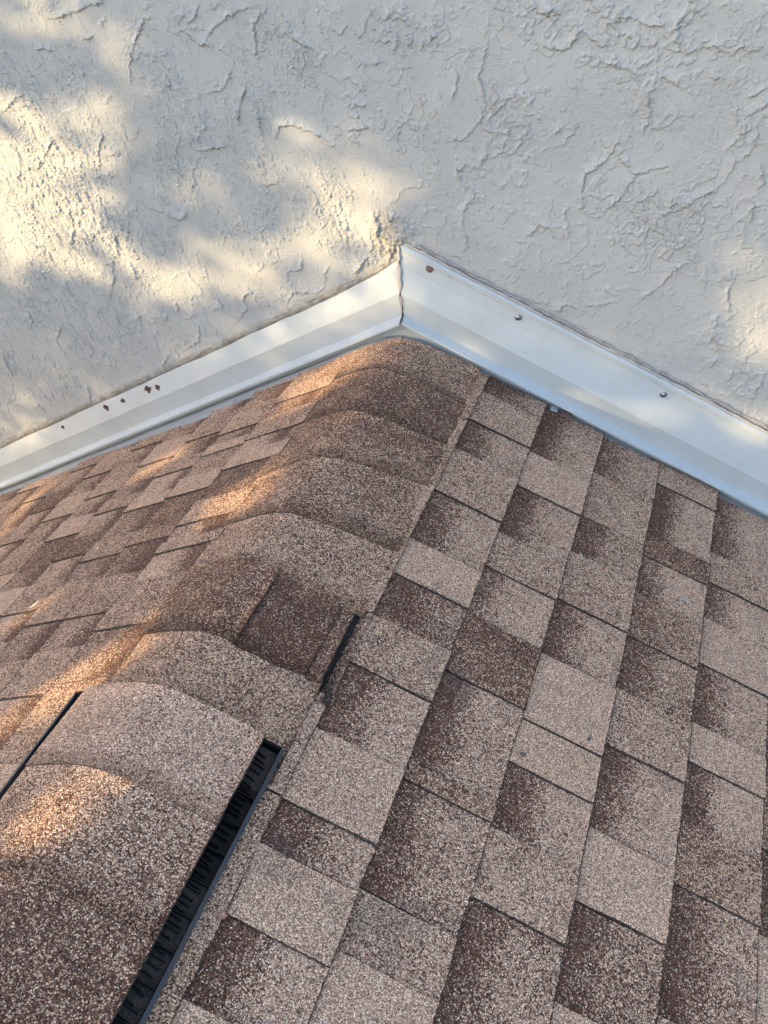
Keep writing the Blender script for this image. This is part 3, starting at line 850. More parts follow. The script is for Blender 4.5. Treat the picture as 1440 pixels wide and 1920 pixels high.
def shingle_geom(fn, s0, s1, y0, y1, kind, raised, rg, V, F, MI, T, H, mod=0.0, nys=4, EG=None):
    """one tab: a thin slab s0..s1 down the slope, y0 (towards the wall) .. y1; fn maps (s, y, h)"""
    lift = 0.0034 if raised else 0.0
    hs = [0.0010, 0.0024, 0.0040, 0.0056, 0.0070]
    vs = [0.0, 0.30, 0.60, 0.965, 1.0]
    us = [0.0, 0.035, 0.5, 0.965, 1.0] if nys == 4 else [0.0, 1.0]
    j = lambda a: (rg.random() - .5) * 2 * a
    q4 = (j(1), j(1), j(1), j(1)); tilt = j(0.07)
    b = len(V); nyn = nys + 1
    cw = [j(0.0006) for _ in range(nyn)]
    for i, v in enumerate(vs):
        for k in range(nyn):
            yy = y0 + (y1 - y0) * us[k]
            ss = s0 + (s1 - s0) * v
            if i == 4: ss += j(0.0017)
            if k in (0, nys): yy += j(0.0013)
            V.append(fn(ss, yy, hs[i] + lift * (0.75 + .25 * v) + cw[k] * v))
            T.append(tone_at(kind, v, q4) + mod + tilt * (us[k] - .5) * 2)
            H.append(HUE[kind])
            if EG is not None: EG.append(0.9 if i == 4 else 1.0 if (k == nys and raised) else 0.0)
    n = 5 * nyn
    for k in range(nyn):        # bottom of the butt edge and the two sides
        p = None
    ring = [(4, k) for k in range(nyn)]
    # top faces
    for i in range(4):
        for k in range(nys):
            a = b + i * nyn + k
            F.append((a, a + 1, a + nyn + 1, a + nyn)); MI.append(0)
    # skirt down to h = -2 mm on three sides
    loop = [(i, 0) for i in range(0, 5)] + [(4, k) for k in range(1, nyn)] + [(i, nys) for i in range(3, -1, -1)]
    c0 = len(V)
    for (i, k) in loop:
        yy = y0 + (y1 - y0) * us[k]; ss = s0 + (s1 - s0) * vs[i]
        if EG is not None: EG.append(1.0)
        V.append(fn(ss, yy, -0.002)); T.append(0.1); H.append(0.3)
    for q in range(len(loop) - 1):
        i, k = loop[q]; i2, k2 = loop[q + 1]
        F.append((b + i * nyn + k, c0 + q, c0 + q + 1, b + i2 * nyn + k2)); MI.append(1)

NSH = [0]
def add_shingle(fn, s0, s1, y0, y1, kind, raised, rg, mod=0.0):
    V = []; F = []; MI = []; T = []; H = []
    EG = []
    shingle_geom(fn, s0, s1, y0, y1, kind, raised, rg, V, F, MI, T, H, mod, 4, EG)
    me = mesh('shingle', V, F, False, MI, {'tone': T, 'hue': H, 'edge': EG})
    NSH[0] += 1
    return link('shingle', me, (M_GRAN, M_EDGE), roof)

ENDY = -1.62
RC = {
-1: [(0.0,'b'),(-0.211,'M'),(-0.295,'b'),(-0.444,'M'),(-0.550,'b'),(-0.684,'M'),(-0.787,'b'),(-0.964,'M'),(-1.137,'b'),(-1.191,'M'),(-1.349,'b'),(-1.411,'b')],
0: [(0.0,'D'),(-0.092,'M*'),(-0.203,'D'),(-0.308,'M*'),(-0.449,'D'),(-0.591,'L*'),(-0.684,'D'),(-0.735,'d'),(-0.784,'M*'),(-0.890,'D'),(-1.018,'L*'),(-1.140,'D'),(-1.206,'L*'),(-1.305,'D'),(-1.407,'L*')],
1: [(0.0,'D'),(-0.205,'L*'),(-0.323,'D'),(-0.470,'M*'),(-0.567,'D'),(-0.686,'B*'),(-0.819,'D'),(-0.994,'b*'),(-1.027,'D'),(-1.197,'M'),(-1.280,'L*')],
2: [(0.0,'D'),(-0.163,'M'),(-0.310,'D'),(-0.424,'M*'),(-0.556,'D'),(-0.690,'W*'),(-0.832,'w*'),(-0.917,'D'),(-1.029,'M*'),(-1.138,'D'),(-1.33,'L*')],
3: [(0.0,'M*'),(-0.097,'D'),(-0.266,'B*'),(-0.333,'D'),(-0.442,'b*'),(-0.556,'D'),(-0.681,'M*'),(-0.800,'D'),(-0.953,'W*'),(-1.070,'D'),(-1.209,'L*')],
4: [(0.0,'D'),(-0.223,'M*'),(-0.314,'D'),(-0.413,'L'),(-0.496,'L*'),(-0.533,'D'),(-0.670,'L*'),(-0.751,'D'),(-0.864,'b*'),(-0.972,'D'),(-1.16,'M*')],
5: [(0.0,'D'),(-0.10,'M*'),(-0.25,'D'),(-0.42,'W*'),(-0.56,'D'),(-0.70,'b*'),(-0.84,'D'),(-0.98,'L*'),(-1.12,'D'),(-1.28,'M*')],
}
# left slope: course boundaries start at s = 0.147; tabs read off the photograph, filled where it is too oblique
LC = {
-1: [(0.0,'M'),(-0.10,'D'),(-0.30,'M'),(-0.55,'D'),(-0.75,'M'),(-0.95,'L'),(-1.1,'M'),(-1.3,'L')],
0: [(0.0,'D'),(-0.105,'M*'),(-0.196,'D'),(-0.255,'M*'),(-0.345,'D'),(-0.40,'L*'),(-0.457,'B'),(-0.56,'M*'),(-0.64,'D'),(-0.69,'M*'),(-0.722,'D'),(-0.80,'M*'),(-0.925,'D'),(-1.04,'M'),(-1.20,'L*')],
1: [(0.0,'M'),(-0.07,'D'),(-0.15,'M*'),(-0.262,'D'),(-0.305,'L*'),(-0.346,'M'),(-0.43,'L*'),(-0.503,'B'),(-0.613,'b*'),(-0.66,'D'),(-0.76,'M*'),(-0.868,'D'),(-0.95,'M*'),(-1.06,'D'),(-1.2,'M*')],
2: [(0.0,'D'),(-0.12,'M*'),(-0.225,'D'),(-0.311,'M*'),(-0.37,'D'),(-0.45,'L*'),(-0.502,'D'),(-0.60,'M*'),(-0.671,'D'),(-0.74,'M*'),(-0.86,'D'),(-0.96,'M*'),(-1.07,'D'),(-1.18,'L*')],
3: [(0.0,'M'),(-0.09,'D'),(-0.17,'L*'),(-0.27,'M'),(-0.35,'D'),(-0.41,'M*'),(-0.464,'D'),(-0.55,'B*'),(-0.63,'D'),(-0.71,'M*'),(-0.803,'D'),(-0.89,'M*'),(-0.99,'D'),(-1.1,'M*')],
4: [(0.0,'M*'),(-0.138,'D'),(-0.22,'M*'),(-0.355,'D'),(-0.44,'L*'),(-0.52,'B'),(-0.624,'D'),(-0.70,'W*'),(-0.79,'D'),(-0.88,'M*'),(-1.0,'D')],
5: [(0.0,'D'),(-0.10,'M*'),(-0.21,'D'),(-0.30,'L*'),(-0.40,'D'),(-0.50,'M*'),(-0.62,'L*'),(-0.70,'D'),(-0.80,'M*'),(-0.9,'D')],
6: [(0.0,'M*'),(-0.12,'D'),(-0.22,'B*'),(-0.32,'D'),(-0.43,'M*'),(-0.455,'D'),(-0.60,'M*'),(-0.70,'D'),(-0.80,'M*')],
7: [(0.0,'D'),(-0.10,'M*'),(-0.22,'D'),(-0.36,'M*'),(-0.50,'D'),(-0.62,'L*'),(-0.74,'D')],
8: [(0.0,'L*'),(-0.12,'D'),(-0.25,'M*'),(-0.36,'D'),(-0.50,'L*'),(-0.62,'D')],
9: [(0.0,'D'),(-0.14,'M*'),(-0.27,'D'),(-0.40,'M*')],
}
def fill_to_end(lst, end, rg):
    out = list(lst); y = out[-1][0] - 0.13
    flip = out[-1][1].endswith('*')
    while y > end:
        out.append((y, 'D' if flip else rg.choice(['M*', 'L*', 'M*', 'b*']))); flip = not flip
        y -= rg.uniform(0.09, 0.19)
    return out
rg = random.Random(5)
def wall_edge_right(s): return -0.020 - 0.012 * math.sin(s * 9) ** 2
def wall_edge_left(s): return -0.050 - 0.030 * min(1, s / 0.9) + 0.018 * max(0, s - 0.9) / 0.5
for side, courses, fn, base in ((1, RC, rr, S0), (-1, LC, lr, 0.147)):
    for c, lst in courses.items():
        lst = fill_to_end(lst, ENDY, rg)
        sa = base + c * E; sb = sa + E
        if c == -1: sa = 0.105
        if side > 0 and c == -1: sb = base
        sa_row = sa; mod0 = -0.07 if side < 0 else 0.0
        for k, (y, kd) in enumerate(lst):
            if y < ENDY: break
            y1 = lst[k + 1][0] if k + 1 < len(lst) else ENDY
            y1 = max(y1, ENDY)
            sa = sa_row + (0.1035 if (side > 0 and c == -1 and abs(y + 0.787) < 1e-6) else 0)
            raised = kd.endswith('*'); kd = kd[0]
            y0 = y
            smid = (sa + sb) / 2
            if k == 0:
                y0 = wall_edge_right(smid) if side > 0 else wall_edge_left(smid) + rg.uniform(-0.009, 0.009)
            elif side < 0: y0 = min(y0, wall_edge_left(smid) - 0.0)
            if y0 - y1 < 0.012: continue
            if side > 0: gap = 0.0012
            else: gap = 0.0012
            f_ = fn if c > -1 else (lambda q1, q2, q3, fn=fn, e=sb: fn(q1, q2, q3 - 0.0042 * max(0, min(1, (e - 0.003 - q1) / 0.008))))
            if side < 0 and c == -1: f_ = lambda q1, q2, q3, fn=fn: fn(q1, q2, q3 - 0.0046)
            add_shingle(f_, sa - (0 if c == -1 else 0.002 if (side > 0 and c == 0) else 0.022), sb, y0 - gap * .5, y1 + gap * .5, kd, raised, rg, mod0 + rg.uniform(-0.04, 0.04))
# shingles past the photograph: joined, coarse
V = []; F = []; MI = []; T = []; H = []
def field(fn, sa0, c0, c1, ya, yb):
    for c in range(c0, c1):
        sa = sa0 + c * E; y = ya - rg.uniform(0, 0.02); flip = rg.random() < .5
        while y > yb:
            y1 = max(yb, y - rg.uniform(0.09, 0.2))
            kd = 'D' if flip else rg.choice('MLMBW')
            shingle_geom(fn, sa - 0.022, sa + E, y, y1, kd, not flip, rg, V, F, MI, T, H, 0, 1)
            flip = not flip; y = y1 - 0.001
field(rr, S0, 6, 18, -0.03, ENDY); field(rr, S0, -1, 18, ENDY, -4.0)
field(lr, 0.147, 10, 18, -0.07, ENDY); field(lr, 0.147, -1, 18, ENDY, -4.0)
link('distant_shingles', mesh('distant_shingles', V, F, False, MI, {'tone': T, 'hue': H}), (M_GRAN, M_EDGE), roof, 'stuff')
# deck, eaves boards and gable below
V = []; F = []
for fn in (rr, lr):
    b = len(V)
    for (s, h) in ((0.10, -0.0045), (2.75, -0.0045), (2.75, -0.03), (0.10, -0.03)):
        V.append(fn(s, -0.001, h)); V.append(fn(s, -4.0, h))
    F += [(b, b + 1, b + 3, b + 2), (b + 2, b + 3, b + 5, b + 4), (b + 4, b + 5, b + 7, b + 6), (b + 6, b + 7, b + 1, b), (b, b + 2, b + 4, b + 6), (b + 1, b + 7, b + 5, b + 3)]
link('deck', mesh('deck', V, F), M_DECK, roof)
V = []; F = []
zr = -2.75 * math.sin(PR); xr = 2.75 * math.cos(PR); zl = -2.75 * math.sin(PL_); xl = 2.75 * math.cos(PL_)
box(V, F, -xl + 0.3, xr - 0.3, -3.75, -0.02, -4.0, min(zr, zl) + 0.06)
V += [(-xl + .3, -3.7, zl + .05), (xr - .3, -3.7, zr + .05), (0, -3.7, -0.06)]; F.append((8, 9, 10))
link('gable_wall', mesh('gable_wall', V, F), M_STUCCO, roof)

# ---------------------------------------------------------------- ridge caps
def vent_t(t): return t
def ridge_cap(tl, tr, ya, yb, ha, hb, ta, tb, hue, rg, skew=(0, 0), lift=None, name='ridge_cap', nt=18, ny=4, label=None, h_of=None):
    """ya: end towards the wall, yb: butt end towards the camera; ha/hb their heights; ta/tb light share"""
    V = []; F = []; MI = []; T = []; H = []
    js = [(rg.random() - .5) * 0.0022 for _ in range(nt + 1)]
    je = [(rg.random() - .5) * 0.0022 for _ in range(ny + 1)]
    for j in range(ny + 1):
        v = j / ny
        for i in range(nt + 1):
            t = tl + (tr - tl) * i / nt
            if i in (0, nt): t += je[j]
            y = ya + (yb - ya) * v + (skew[0] * (1 - v) + skew[1] * v) * (t / 0.2) + (js[i] if j == ny else 0)
            h = ha + (hb - ha) * v
            if lift: h += lift(t, y)
            V.append(cap_point(t, y, h)); T.append(ta + (tb - ta) * v); H.append(hue)
    n1 = nt + 1
    for j in range(ny):
        for i in range(nt):
            a = j * n1 + i
            F.append((a, a + n1, a + n1 + 1, a + 1)); MI.append(0)
    top = len(V); th = 0.0042
    for j in range(ny + 1):
        v = j / ny
        for i in range(nt + 1):
            p = V[j * n1 + i]; V.append(p - Vector((0, 0, th))); T.append(.1); H.append(.3)
    for j in range(ny):
        for i in range(nt):
            a = top + j * n1 + i
            F.append((a, a + 1, a + n1 + 1, a + n1)); MI.append(1)
    for i in range(nt):
        for j in (0, ny):
            a = j * n1 + i; F.append((a, a + 1, top + a + 1, top + a) if j else (a, top + a, top + a + 1, a + 1)); MI.append(1)
    for j in range(ny):
        for i in (0, nt):
            a = j * n1 + i; F.append((a, top + a, top + a + n1, a + n1)); MI.append(1)
    me = mesh(name, V, F, True, MI, {'tone': T, 'hue': H})
    me.polygons.foreach_set('use_smooth', [m == 0 for m in MI])
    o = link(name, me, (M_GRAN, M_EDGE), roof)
    if label: o['label'] = label
    return o
rg = random.Random(9)
TL, TR = -0.150, 0.205
def lift4(t, y):    # the right edge of the cap just before the vent has curled up
    if t < 0.10: return 0
    return 0.026 * ((t - 0.10) / 0.105) ** 1.6 * max(0, min(1, (-y - 0.80) / 0.15))
ridge_cap(-0.205, TR - .008, -0.034, -0.168, 0.0060, 0.0058, 0.48, 0.44, 0.55, rg, (0.014, 0.0))
ridge_cap(TL, TR + .004, -0.150, -0.335, 0.0048, 0.0056, 0.28, 0.28, 0.8, rg, (0, 0.02))
ridge_cap(TL, TR + .008, -0.320, -0.497, 0.0048, 0.0060, 0.30, 0.50, 0.8, rg, (0.02, 0.045))
ridge_cap(TL + .01, TR + .009, -0.480, -0.665, 0.0048, 0.0070, 0.46, 0.49, 0.75, rg, (0.045, 0.025))
ridge_cap(TL + .012, TR + .005, -0.650, -0.802, 0.0048, 0.0056, 0.54, 0.57, 0.6, rg, (0.025, 0.0))
ridge_cap(TL + .015, 0.054, -0.790, -0.958, 0.0078, 0.0122, 0.27, 0.34, 1.0, rg, (0, 0), nt=10, label='reddish brown half of a ridge cap')
ridge_cap(0.052, 0.173, -0.790, -0.960, 0.0050, 0.0086, 0.13, 0.13, 0.5, rg, (0, 0), lift4, nt=8, label='dark brown raised half of a ridge cap')
ridge_cap(0.1735, TR - .008, -0.795, -0.964, 0.0036, 0.0062, 0.36, 0.33, 0.8, rg, (0, 0), lift4, nt=4)
ridge_cap(-0.128, TR - .004, -0.945, -1.13, 0.0060, 0.0080, 0.60, 0.60, 0.85, rg, (0, 0.0))
VT0, VT1 = -0.142, 0.163
VH = 0.0245
for k, (y0, y1, t0, t1, hu) in enumerate(((-1.078, -1.222, .76, .76, .1), (-1.208, -1.375, .62, .44, .45), (-1.36, -1.52, .30, .33, .75), (-1.505, -1.66, .36, .45, .6), (-1.645, -1.80, .5, .5, .4))):
    ridge_cap(VT0, VT1, y0, y1, VH + (.001 if k == 0 else 0.0014), VH + 0.0042, t0, t1, hu, rg, (0.0, 0.0))
k = 5; y = -1.785
while y > -4.0:
    ridge_cap(VT0, VT1, y, y - 0.158, VH, VH + 0.0052, .4, .5, .5, rg); y -= 0.143

# ---------------------------------------------------------------- ridge vent
vent = thing('ridge_vent', 'black plastic louvred ridge vent under the nearest raised ridge cap shingles', 'roof vent', (0, -1.3, 0))
VY0 = -1.082
def vbox(pts_fn, t0, t1, y0, y1, h0, h1, V, F):
    b = len(V)
    for h in (h0, h1):
        for (t, y) in ((t0, y0), (t1, y0), (t1, y1), (t0, y1)): V.append(cap_point(t, y, h))
    F += [(b, b + 1, b + 5, b + 4), (b + 1, b + 2, b + 6, b + 5), (b + 2, b + 3, b + 7, b + 6), (b + 3, b, b + 4, b + 7), (b + 4, b + 5, b + 6, b + 7), (b + 3, b + 2, b + 1, b)]
def vpart(name, boxes, mat, label=None):
    V = []; F = []
    for q in boxes: vbox(None, *q, V, F)
    o = child_of(link(name, mesh(name, V, F), mat), vent)
    if label: o['label'] = label
    return o
VY1 = -4.0
# top panel the caps are nailed on, closed at its wall end
Vt = []; Ft = []
for i in range(13):
    t = VT0 + 0.006 + (VT1 - VT0 - 0.014) * i / 12
    for y in (VY0, VY1):
        for h in (VH - 0.0045, VH - 0.0075): Vt.append(cap_point(t, y, h))
for i in range(12):
    a = i * 4; b = a + 4
    Ft += [(a, a + 2, b + 2, b), (a + 1, b + 1, b + 3, a + 3), (a, b, b + 1, a + 1), (a + 2, a + 3, b + 3, b + 2)]
Ft += [(0, 1, 3, 2), (48, 50, 51, 49)]
child_of(link('top_panel', mesh('top_panel', Vt, Ft), M_PLASTIC), vent)
# right side trough
vpart('base_pan', [(0.118, 0.196, VY0 + .002, VY1, 0.0065, 0.0082)], M_PLASTIC)
vpart('outer_rim', [(0.1915, 0.1975, VY0 - 0.000, VY1, 0.0084, 0.0175)], M_RIM)
vpart('end_wall', [(0.118, 0.1912, VY0 + 0.0015, VY0 - 0.0030, 0.0084, 0.0190)], M_PLASTIC)
vpart('grit', [(0.122, 0.1905, VY0 - 0.006, -1.150, 0.0083, 0.0092)], M_GRIT)
vpart('grit', [(0.122, 0.1905, -1.290, VY1, 0.0083, 0.0095)], M_GRIT)
y = -1.163
k = 0
while y > -2.6:
    vpart('baffle', [(0.120, 0.1912, y, y - 0.0018, 0.0096, 0.0158)], M_PLASTIC)
    y -= 0.0418
# louvre fins: thin slanting blades under the cap's edge
y = -1.092
while y > -2.4:
    V = []; F = []
    fr = rg.uniform(-0.004, 0.004)
    for (t, yy) in ((0.128, y), (0.1815 + fr, y - 0.0075 + fr * .7)):
        for h in (0.0098, 0.0142): 
            V.append(cap_point(t, yy, h)); V.append(cap_point(t, yy - 0.0011, h))
    F = [(0, 1, 5, 4), (2, 6, 7, 3), (0, 4, 6, 2), (1, 3, 7, 5), (4, 5, 7, 6), (0, 2, 3, 1)]
    child_of(link('louvre', mesh('louvre', V, F), M_PLASTIC), vent)
    y -= 0.0083 * rg.uniform(0.8, 1.25)
# left side: only its rim shows past the cap
vpart('base_pan', [(-0.178, -0.105, VY0 + .002, VY1, 0.0055, 0.0072)], M_PLASTIC)
vpart('outer_rim', [(-0.1800, -0.1745, VY0 + .002, VY1, 0.0074, 0.0175)], M_RIM)
vpart('end_wall', [(-0.1743, -0.105, VY0 + .0015, VY0 - .003, 0.0074, 0.0200)], M_PLASTIC)

# debris wedged under the curled cap edge, a crumbled strip of granules
V = []; F = []
rg = random.Random(31)
for k in range(34):
    y = -0.83 - 0.155 * rg.random(); s = 0.204 + 0.016 * rg.random() * (0.3 + (-y - .83) * 5)
    c = Vector(rr(s, y, 0.0075)); r = rg.uniform(0.0010, 0.0026); b = len(V)
    for d in ((r, 0, 0), (-r, 0, 0), (0, r * 1.4, 0), (0, -r * 1.4, 0), (0, 0, r), (0, 0, -r)): V.append(c + Vector(d))
    F += [(b, b + 2, b + 4), (b + 2, b + 1, b + 4), (b + 1, b + 3, b + 4), (b + 3, b, b + 4), (b + 2, b, b + 5), (b + 1, b + 2, b + 5), (b + 3, b + 1, b + 5), (b, b + 3, b + 5)]
o = link('loose_granules', mesh('loose_granules', V, F), M_GRIT, None, 'stuff')
tag(o, 'crumbled shingle grit lying in the gap under the curled ridge cap', 'grit')

V = []; F = []
def lump(V, F, c, r):
    b = len(V); q = [r * rg.uniform(.7, 1.3) for _ in range(3)]
    for d in ((q[0], 0, 0), (-q[0], 0, 0), (0, q[1], 0), (0, -q[1], 0), (0, 0, q[2]), (0, 0, -q[2])): V.append(c + Vector(d))
    F += [(b, b + 2, b + 4), (b + 2, b + 1, b + 4), (b + 1, b + 3, b + 4), (b + 3, b, b + 4), (b + 2, b, b + 5), (b + 1, b + 2, b + 5), (b + 3, b + 1, b + 5), (b, b + 3, b + 5)]
for k in range(260):
    if k % 3: s = rg.uniform(0.21, 0.98); y = -0.034 - abs(rg.gauss(0, 0.010))
    else: s = S0 + E * rg.randint(0, 5) + abs(rg.gauss(0, 0.006)); y = -rg.uniform(0.05, 1.45)
    lump(V, F, Vector(rr(s, y, 0.0065)), rg.uniform(0.0007, 0.0017))
for k in range(120):
    s = rg.uniform(0.03, 1.5); lump(V, F, Vector(lr(s, wall_edge_left(s) + rg.uniform(-.006, .012), 0.005)), rg.uniform(0.0007, 0.0016))
o = link('washed_granules', mesh('washed_granules', V, F), M_WASH, None, 'stuff')
tag(o, 'loose brown shingle granules washed against the flashing and the tab edges', 'grit')
V = []; F = []
for k in range(16): lump(V, F, Vector(rr(rg.uniform(0.203, 0.222), -rg.uniform(0.945, 0.99), 0.007)), rg.uniform(0.0018, 0.0038))
for k in range(40): lump(V, F, cap_point(rg.uniform(0.168, 0.190), -rg.uniform(1.09, 1.5), 0.0100), rg.uniform(0.0007, 0.0020))
o = link('trapped_debris', mesh('trapped_debris', V, F), M_GRIT, None, 'stuff')
tag(o, 'dark clotted grit caught in the small gap and in the ridge vent slots', 'grit')

# ---------------------------------------------------------------- small debris
def blob(name, c, r, flat, mat, seed, label, cat, fn=rr, stretch=(1, 1), hh=0.008):
    rg = random.Random(seed); V = []; F = []
    base = Vector(fn(c[0], c[1], hh)); n = 9
    ux = (Vector(fn(c[0] + .01, c[1], hh)) - base).normalized(); uy = Vector((0, 1, 0)); un = ux.cross(uy)
    if un.z < 0: un = -un
    rad = [r * (0.65 + 0.7 * rg.random()) for _ in range(n)]
    for z, s in ((-0.3, 1.0), (0.35, 0.85), (0.9, 0.4)):
        for k in range(n):
            a = 2 * math.pi * k / n
            V.append(ux * math.cos(a) * rad[k] * s * stretch[0] + uy * math.sin(a) * rad[k] * s * stretch[1] + un * z * flat)
    for j in range(2):
        for k in range(n): F.append((j * n + k, j * n + (k + 1) % n, (j + 1) * n + (k + 1) % n, (j + 1) * n + k))
    F.append(tuple(2 * n + k for k in range(n))); F.append(tuple(k for k in range(n))[::-1])
    o = link(name, mesh(name, V, F, True), mat); o.location = base
    return tag(o, label, cat)
blob('pebble', (0.624, -0.810), 0.0048, 0.002, M_STONE, 1, 'dark oval speck of tar near the lower corner of the palest shingle', 'tar spot')
blob('pebble', (0.527, -0.895), 0.0040, 0.002, M_STONE, 2, 'smaller dark speck of tar on the pale shingle below the larger one', 'tar spot')
blob('paint_fleck', (0.074, -0.049), 0.0022, 0.001, M_DROP, 3, 'tiny white paint fleck on the ridge cap just below the flashing peak', 'paint fleck', hh=0.012)
def splat(c, seed, n, spread, label):
    rg = random.Random(seed); V = []; F = []
    base = Vector(rr(c[0], c[1], 0.0075)); ux = Vector((math.cos(PR), 0, -math.sin(PR))); uy = Vector((0, 1, 0)); un = ux.cross(uy)
    for q in range(n):
        a = rg.uniform(0, 6.28); d = spread * rg.random() ** 1.5
        cx = d * math.cos(a) * 1.5; cy = d * math.sin(a) * .6; r = rg.uniform(0.0008, 0.0026); b = len(V); m = 6
        for k in range(m):
            t = 2 * math.pi * k / m; rd = r * (0.6 + .8 * rg.random())
            V.append(ux * (cx + math.cos(t) * rd * 1.8) + uy * (cy + math.sin(t) * rd))
        V.append(ux * cx + uy * cy + un * 0.0008)
        for k in range(m): F.append((b + k, b + (k + 1) % m, b + m))
    V = [v + un * 0.0002 for v in V]
    o = link('bird_dropping', mesh('bird_dropping', V, F), M_DROP); o.location = base
    return tag(o, label, 'bird dropping', 'bird droppings on the shingles')
splat((0.476, -0.464), 1, 7, 0.012, 'thin white bird dropping smear, leftmost of the three on the shingles')
splat((0.545, -0.432), 2, 12, 0.017, 'scattered white bird dropping, middle one of the three on the shingles')
splat((0.758, -0.402), 3, 12, 0.013, 'small crusty white bird dropping, rightmost of the three, on a dark shingle')
def stick(p0, p1, r, label, mat=M_TWIG, name='twig', cat='twig'):
    p0 = Vector(p0); p1 = Vector(p1); d = (p1 - p0); base = (p0 + p1) / 2
    u = d.cross(Vector((0, 0, 1))).normalized(); w = d.cross(u).normalized(); V = []; F = []; m = 6; n = 5
    for i in range(n):
        t = i / (n - 1); c = p0 - base + d * t + w * 0.0009 * math.sin(t * 5)
        for k in range(m):
            a = 2 * math.pi * k / m; V.append(c + (u * math.cos(a) + w * math.sin(a)) * r * (1 - .45 * t))
    for i in range(n - 1):
        for k in range(m): F.append((i * m + k, i * m + (k + 1) % m, (i + 1) * m + (k + 1) % m, (i + 1) * m + k))
    F.append(tuple(range(m))); F.append(tuple((n - 1) * m + k for k in range(m)))
    o = link(name, mesh(name, V, F, True), mat); o.location = base
    return tag(o, label, cat)
stick(rr(0.775, -0.985, 0.0105), rr(0.795, -0.970, 0.0125), 0.0009, 'short pale dry twig lying across a shingle joint at right')
stick(lr(0.605, -0.805, 0.013), lr(0.578, -0.792, 0.016), 0.0028, 'pale wood splinter on the left slope beside a tab edge', name='splinter', cat='wood splinter')
def leaf(c, fn, L, W, ang, label, hh=0.009):
    base = Vector(fn(c[0], c[1], hh)); ux = (Vector(fn(c[0] + .01, c[1], hh)) - base).normalized(); uy = Vector((0, 1, 0)); un = ux.cross(uy)
    if un.z < 0: un = -un
    d = ux * math.cos(ang) + uy * math.sin(ang); e = un.cross(d); V = []; F = []
    for i, (t, w) in enumerate(((-1, 0.05), (-.5, .7), (0, 1), (.5, .75), (1, .08))):
        for s in (-1, 0, 1): V.append(d * t * L / 2 + e * s * w * W / 2 + un * (0.0016 * abs(s) + 0.001 * t * t))
    nv = len(V)
    V += [v - un * 0.0005 for v in V]
    for i in range(4):
        for s in range(2):
            a = i * 3 + s; F.append((a, a + 1, a + 4, a + 3)); F.append((nv + a, nv + a + 3, nv + a + 4, nv + a + 1))
    o = link('dry_leaf', mesh('dry_leaf', V, F), M_DRYLEAF); o.location = base
    return tag(o, label, 'dry leaf')
leaf((0.222, -1.311), rr, 0.014, 0.008, 0.4, 'small dry reddish leaf bit beside the ridge vent rim', 0.0085)
# spider-silk fibre strands by the left flashing
stick((-1.455, -0.040, -0.688), (-1.425, -0.040, -0.668), 0.0004, 'thin dark fibre hanging off the left flashing at the frame edge', M_HOLE, 'fibre', 'fibre')

# ---------------------------------------------------------------- the tree whose leaves dapple the wall and roof
DIST = 6.4
Uv = Vector((0, 0, 1)).cross(SDIR).normalized(); Vv = SDIR.cross(Uv)
cc = SDIR * DIST
tree = thing('leafy_tree', 'broad leafy tree standing in the garden to the left, unseen, its crown gaps shaped to place the sunlight', 'tree', (cc.x, cc.y, -4.0))
gu0, gv0, cell = -2.0, -1.6, 0.04
GR = np.array([[int(ch) for ch in row] for row in GAPS]) / 9.0
NL = 85000
u = RNG.uniform(-2.6, 2.8, NL * 3); v = RNG.uniform(-1.9, 1.7, NL * 3); w = RNG.normal(0, 0.55, NL * 3)
ell = (u - 0.1) ** 2 / 2.6 ** 2 + (v + 0.05) ** 2 / 1.75 ** 2 + (w / 1.7) ** 2
edge = ell + 0.35 * pn(u * 1.3, v * 1.3, 200)
ok = (edge < 1.0) & (np.abs(w) < 1.5)
iu = ((u - gu0) / cell).astype(int); iv = ((v - gv0) / cell).astype(int)
inn = (iu >= 0) & (iu < GR.shape[1]) & (iv >= 0) & (iv < GR.shape[0])
gap = np.zeros(len(u)); gap[inn] = GR[iv[inn], iu[inn]]
Tm = np.clip(gap * 0.95, 0.0056, 0.97)
prob = np.clip(-np.log(Tm) / 5.2, 0, 1)
prob = np.where(gap > 0.78, 0.0, prob)  # unseen crown is cleared of leaves where sun patches should land
ok &= RNG.uniform(0, 1, len(u)) < prob
u = u[ok][:NL]; v = v[ok][:NL]; w = w[ok][:NL]
n = len(u)
S_ = np.array(SDIR); U_ = np.array(Uv); V_ = np.array(Vv)
ctr = u[:, None] * U_ + v[:, None] * V_ + w[:, None] * S_
d1 = RNG.normal(size=(n, 3)); d1 /= np.linalg.norm(d1, axis=1)[:, None]
d2 = np.cross(d1, RNG.normal(size=(n, 3))); d2 /= np.linalg.norm(d2, axis=1)[:, None]
ln = RNG.uniform(0.034, 0.048, n)[:, None]; wd = ln * 0.55
P0 = ctr - d1 * ln; P1 = ctr + d2 * wd; P2 = ctr + d1 * ln; P3 = ctr - d2 * wd
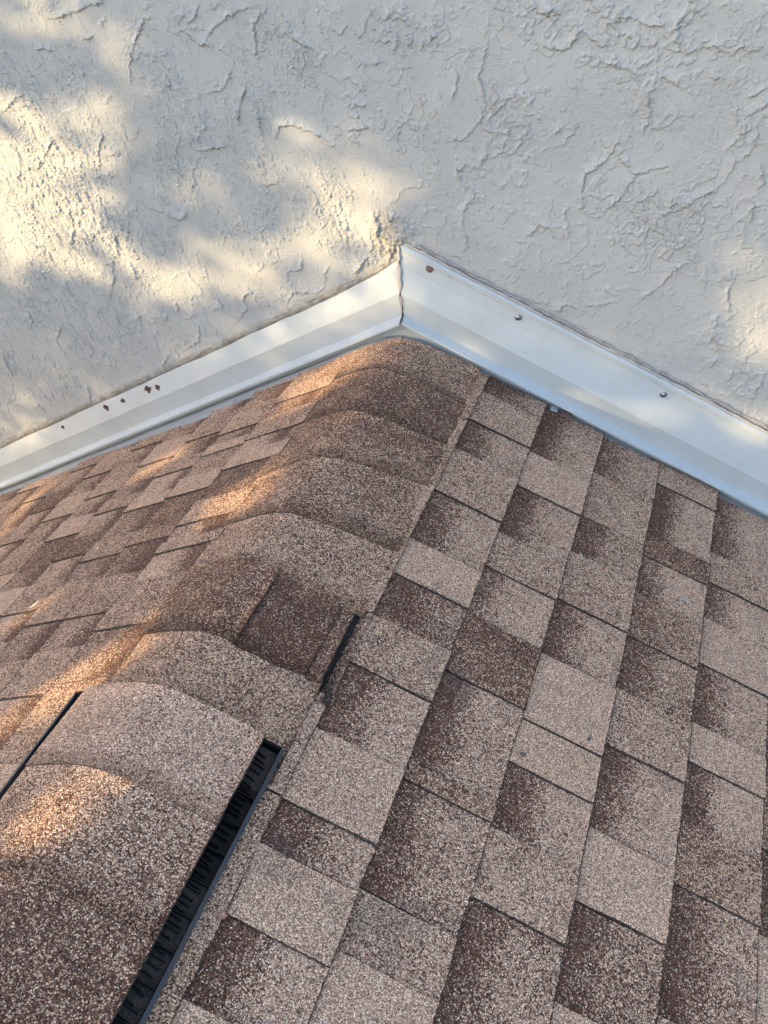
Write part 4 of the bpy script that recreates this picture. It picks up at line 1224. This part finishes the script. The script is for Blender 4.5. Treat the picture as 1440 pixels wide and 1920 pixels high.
co = np.stack([P0, P1, P2, P3], 1).reshape(-1, 3) + np.array([0, 0, cc.z + 4.0])
me = bpy.data.meshes.new('crown')
me.vertices.add(len(co)); me.vertices.foreach_set('co', co.astype(np.float32).ravel())
me.loops.add(n * 4); me.loops.foreach_set('vertex_index', np.arange(n * 4, dtype=np.int32))
me.polygons.add(n); me.polygons.foreach_set('loop_start', (np.arange(n) * 4).astype(np.int32))
me.update(calc_edges=True)
link('crown', me, M_LEAF, tree)
def limb(V, F, pts, m=8):
    b0 = len(V)
    for i, (p, r) in enumerate(pts):
        p = Vector(p); d = (Vector(pts[min(i + 1, len(pts) - 1)][0]) - Vector(pts[max(i - 1, 0)][0])).normalized()
        s = d.cross(Vector((0.3, 1, 0.1))).normalized(); q = d.cross(s)
        for k in range(m):
            a = 2 * math.pi * k / m; V.append(p + (s * math.cos(a) + q * math.sin(a)) * r)
    for i in range(len(pts) - 1):
        for k in range(m): F.append((b0 + i * m + k, b0 + i * m + (k + 1) % m, b0 + (i + 1) * m + (k + 1) % m, b0 + (i + 1) * m + k))
V = []; F = []
# the bole stands at the back of the crown, out of the gaps' lines
off = -Uv * 0.9 + SDIR * 0.2
off.z = 0
limb(V, F, [((off.x, off.y, 0), .26), ((off.x + .05, off.y, 1.2), .2), ((off.x - .05, off.y + .04, 2.8), .17), ((off.x, off.y, 4.3), .13)], 12)
link('trunk', mesh('trunk', V, F, True), M_BARK, tree)
rg = random.Random(77)
base = Vector((off.x, off.y, 4.2))
for k, (uu, vv, ww) in enumerate(((-1.9, 0.5, 0.3), (-1.5, 1.2, -.2), (-1.9, -0.7, .2), (-0.9, -1.0, -.3))):
    tgt = Vector((0, 0, cc.z + 4)) + Uv * uu + Vv * vv + SDIR * ww
    mid = (base + tgt) / 2 + Vector((0, 0, 0.15))
    V = []; F = []
    limb(V, F, [(base, .10), (mid, .06), (tgt, .02)], 7)
    link('branch', mesh('branch', V, F, True), M_BARK, tree)
print('shingles', NSH[0], 'wall quads', nf, 'leaves', n)
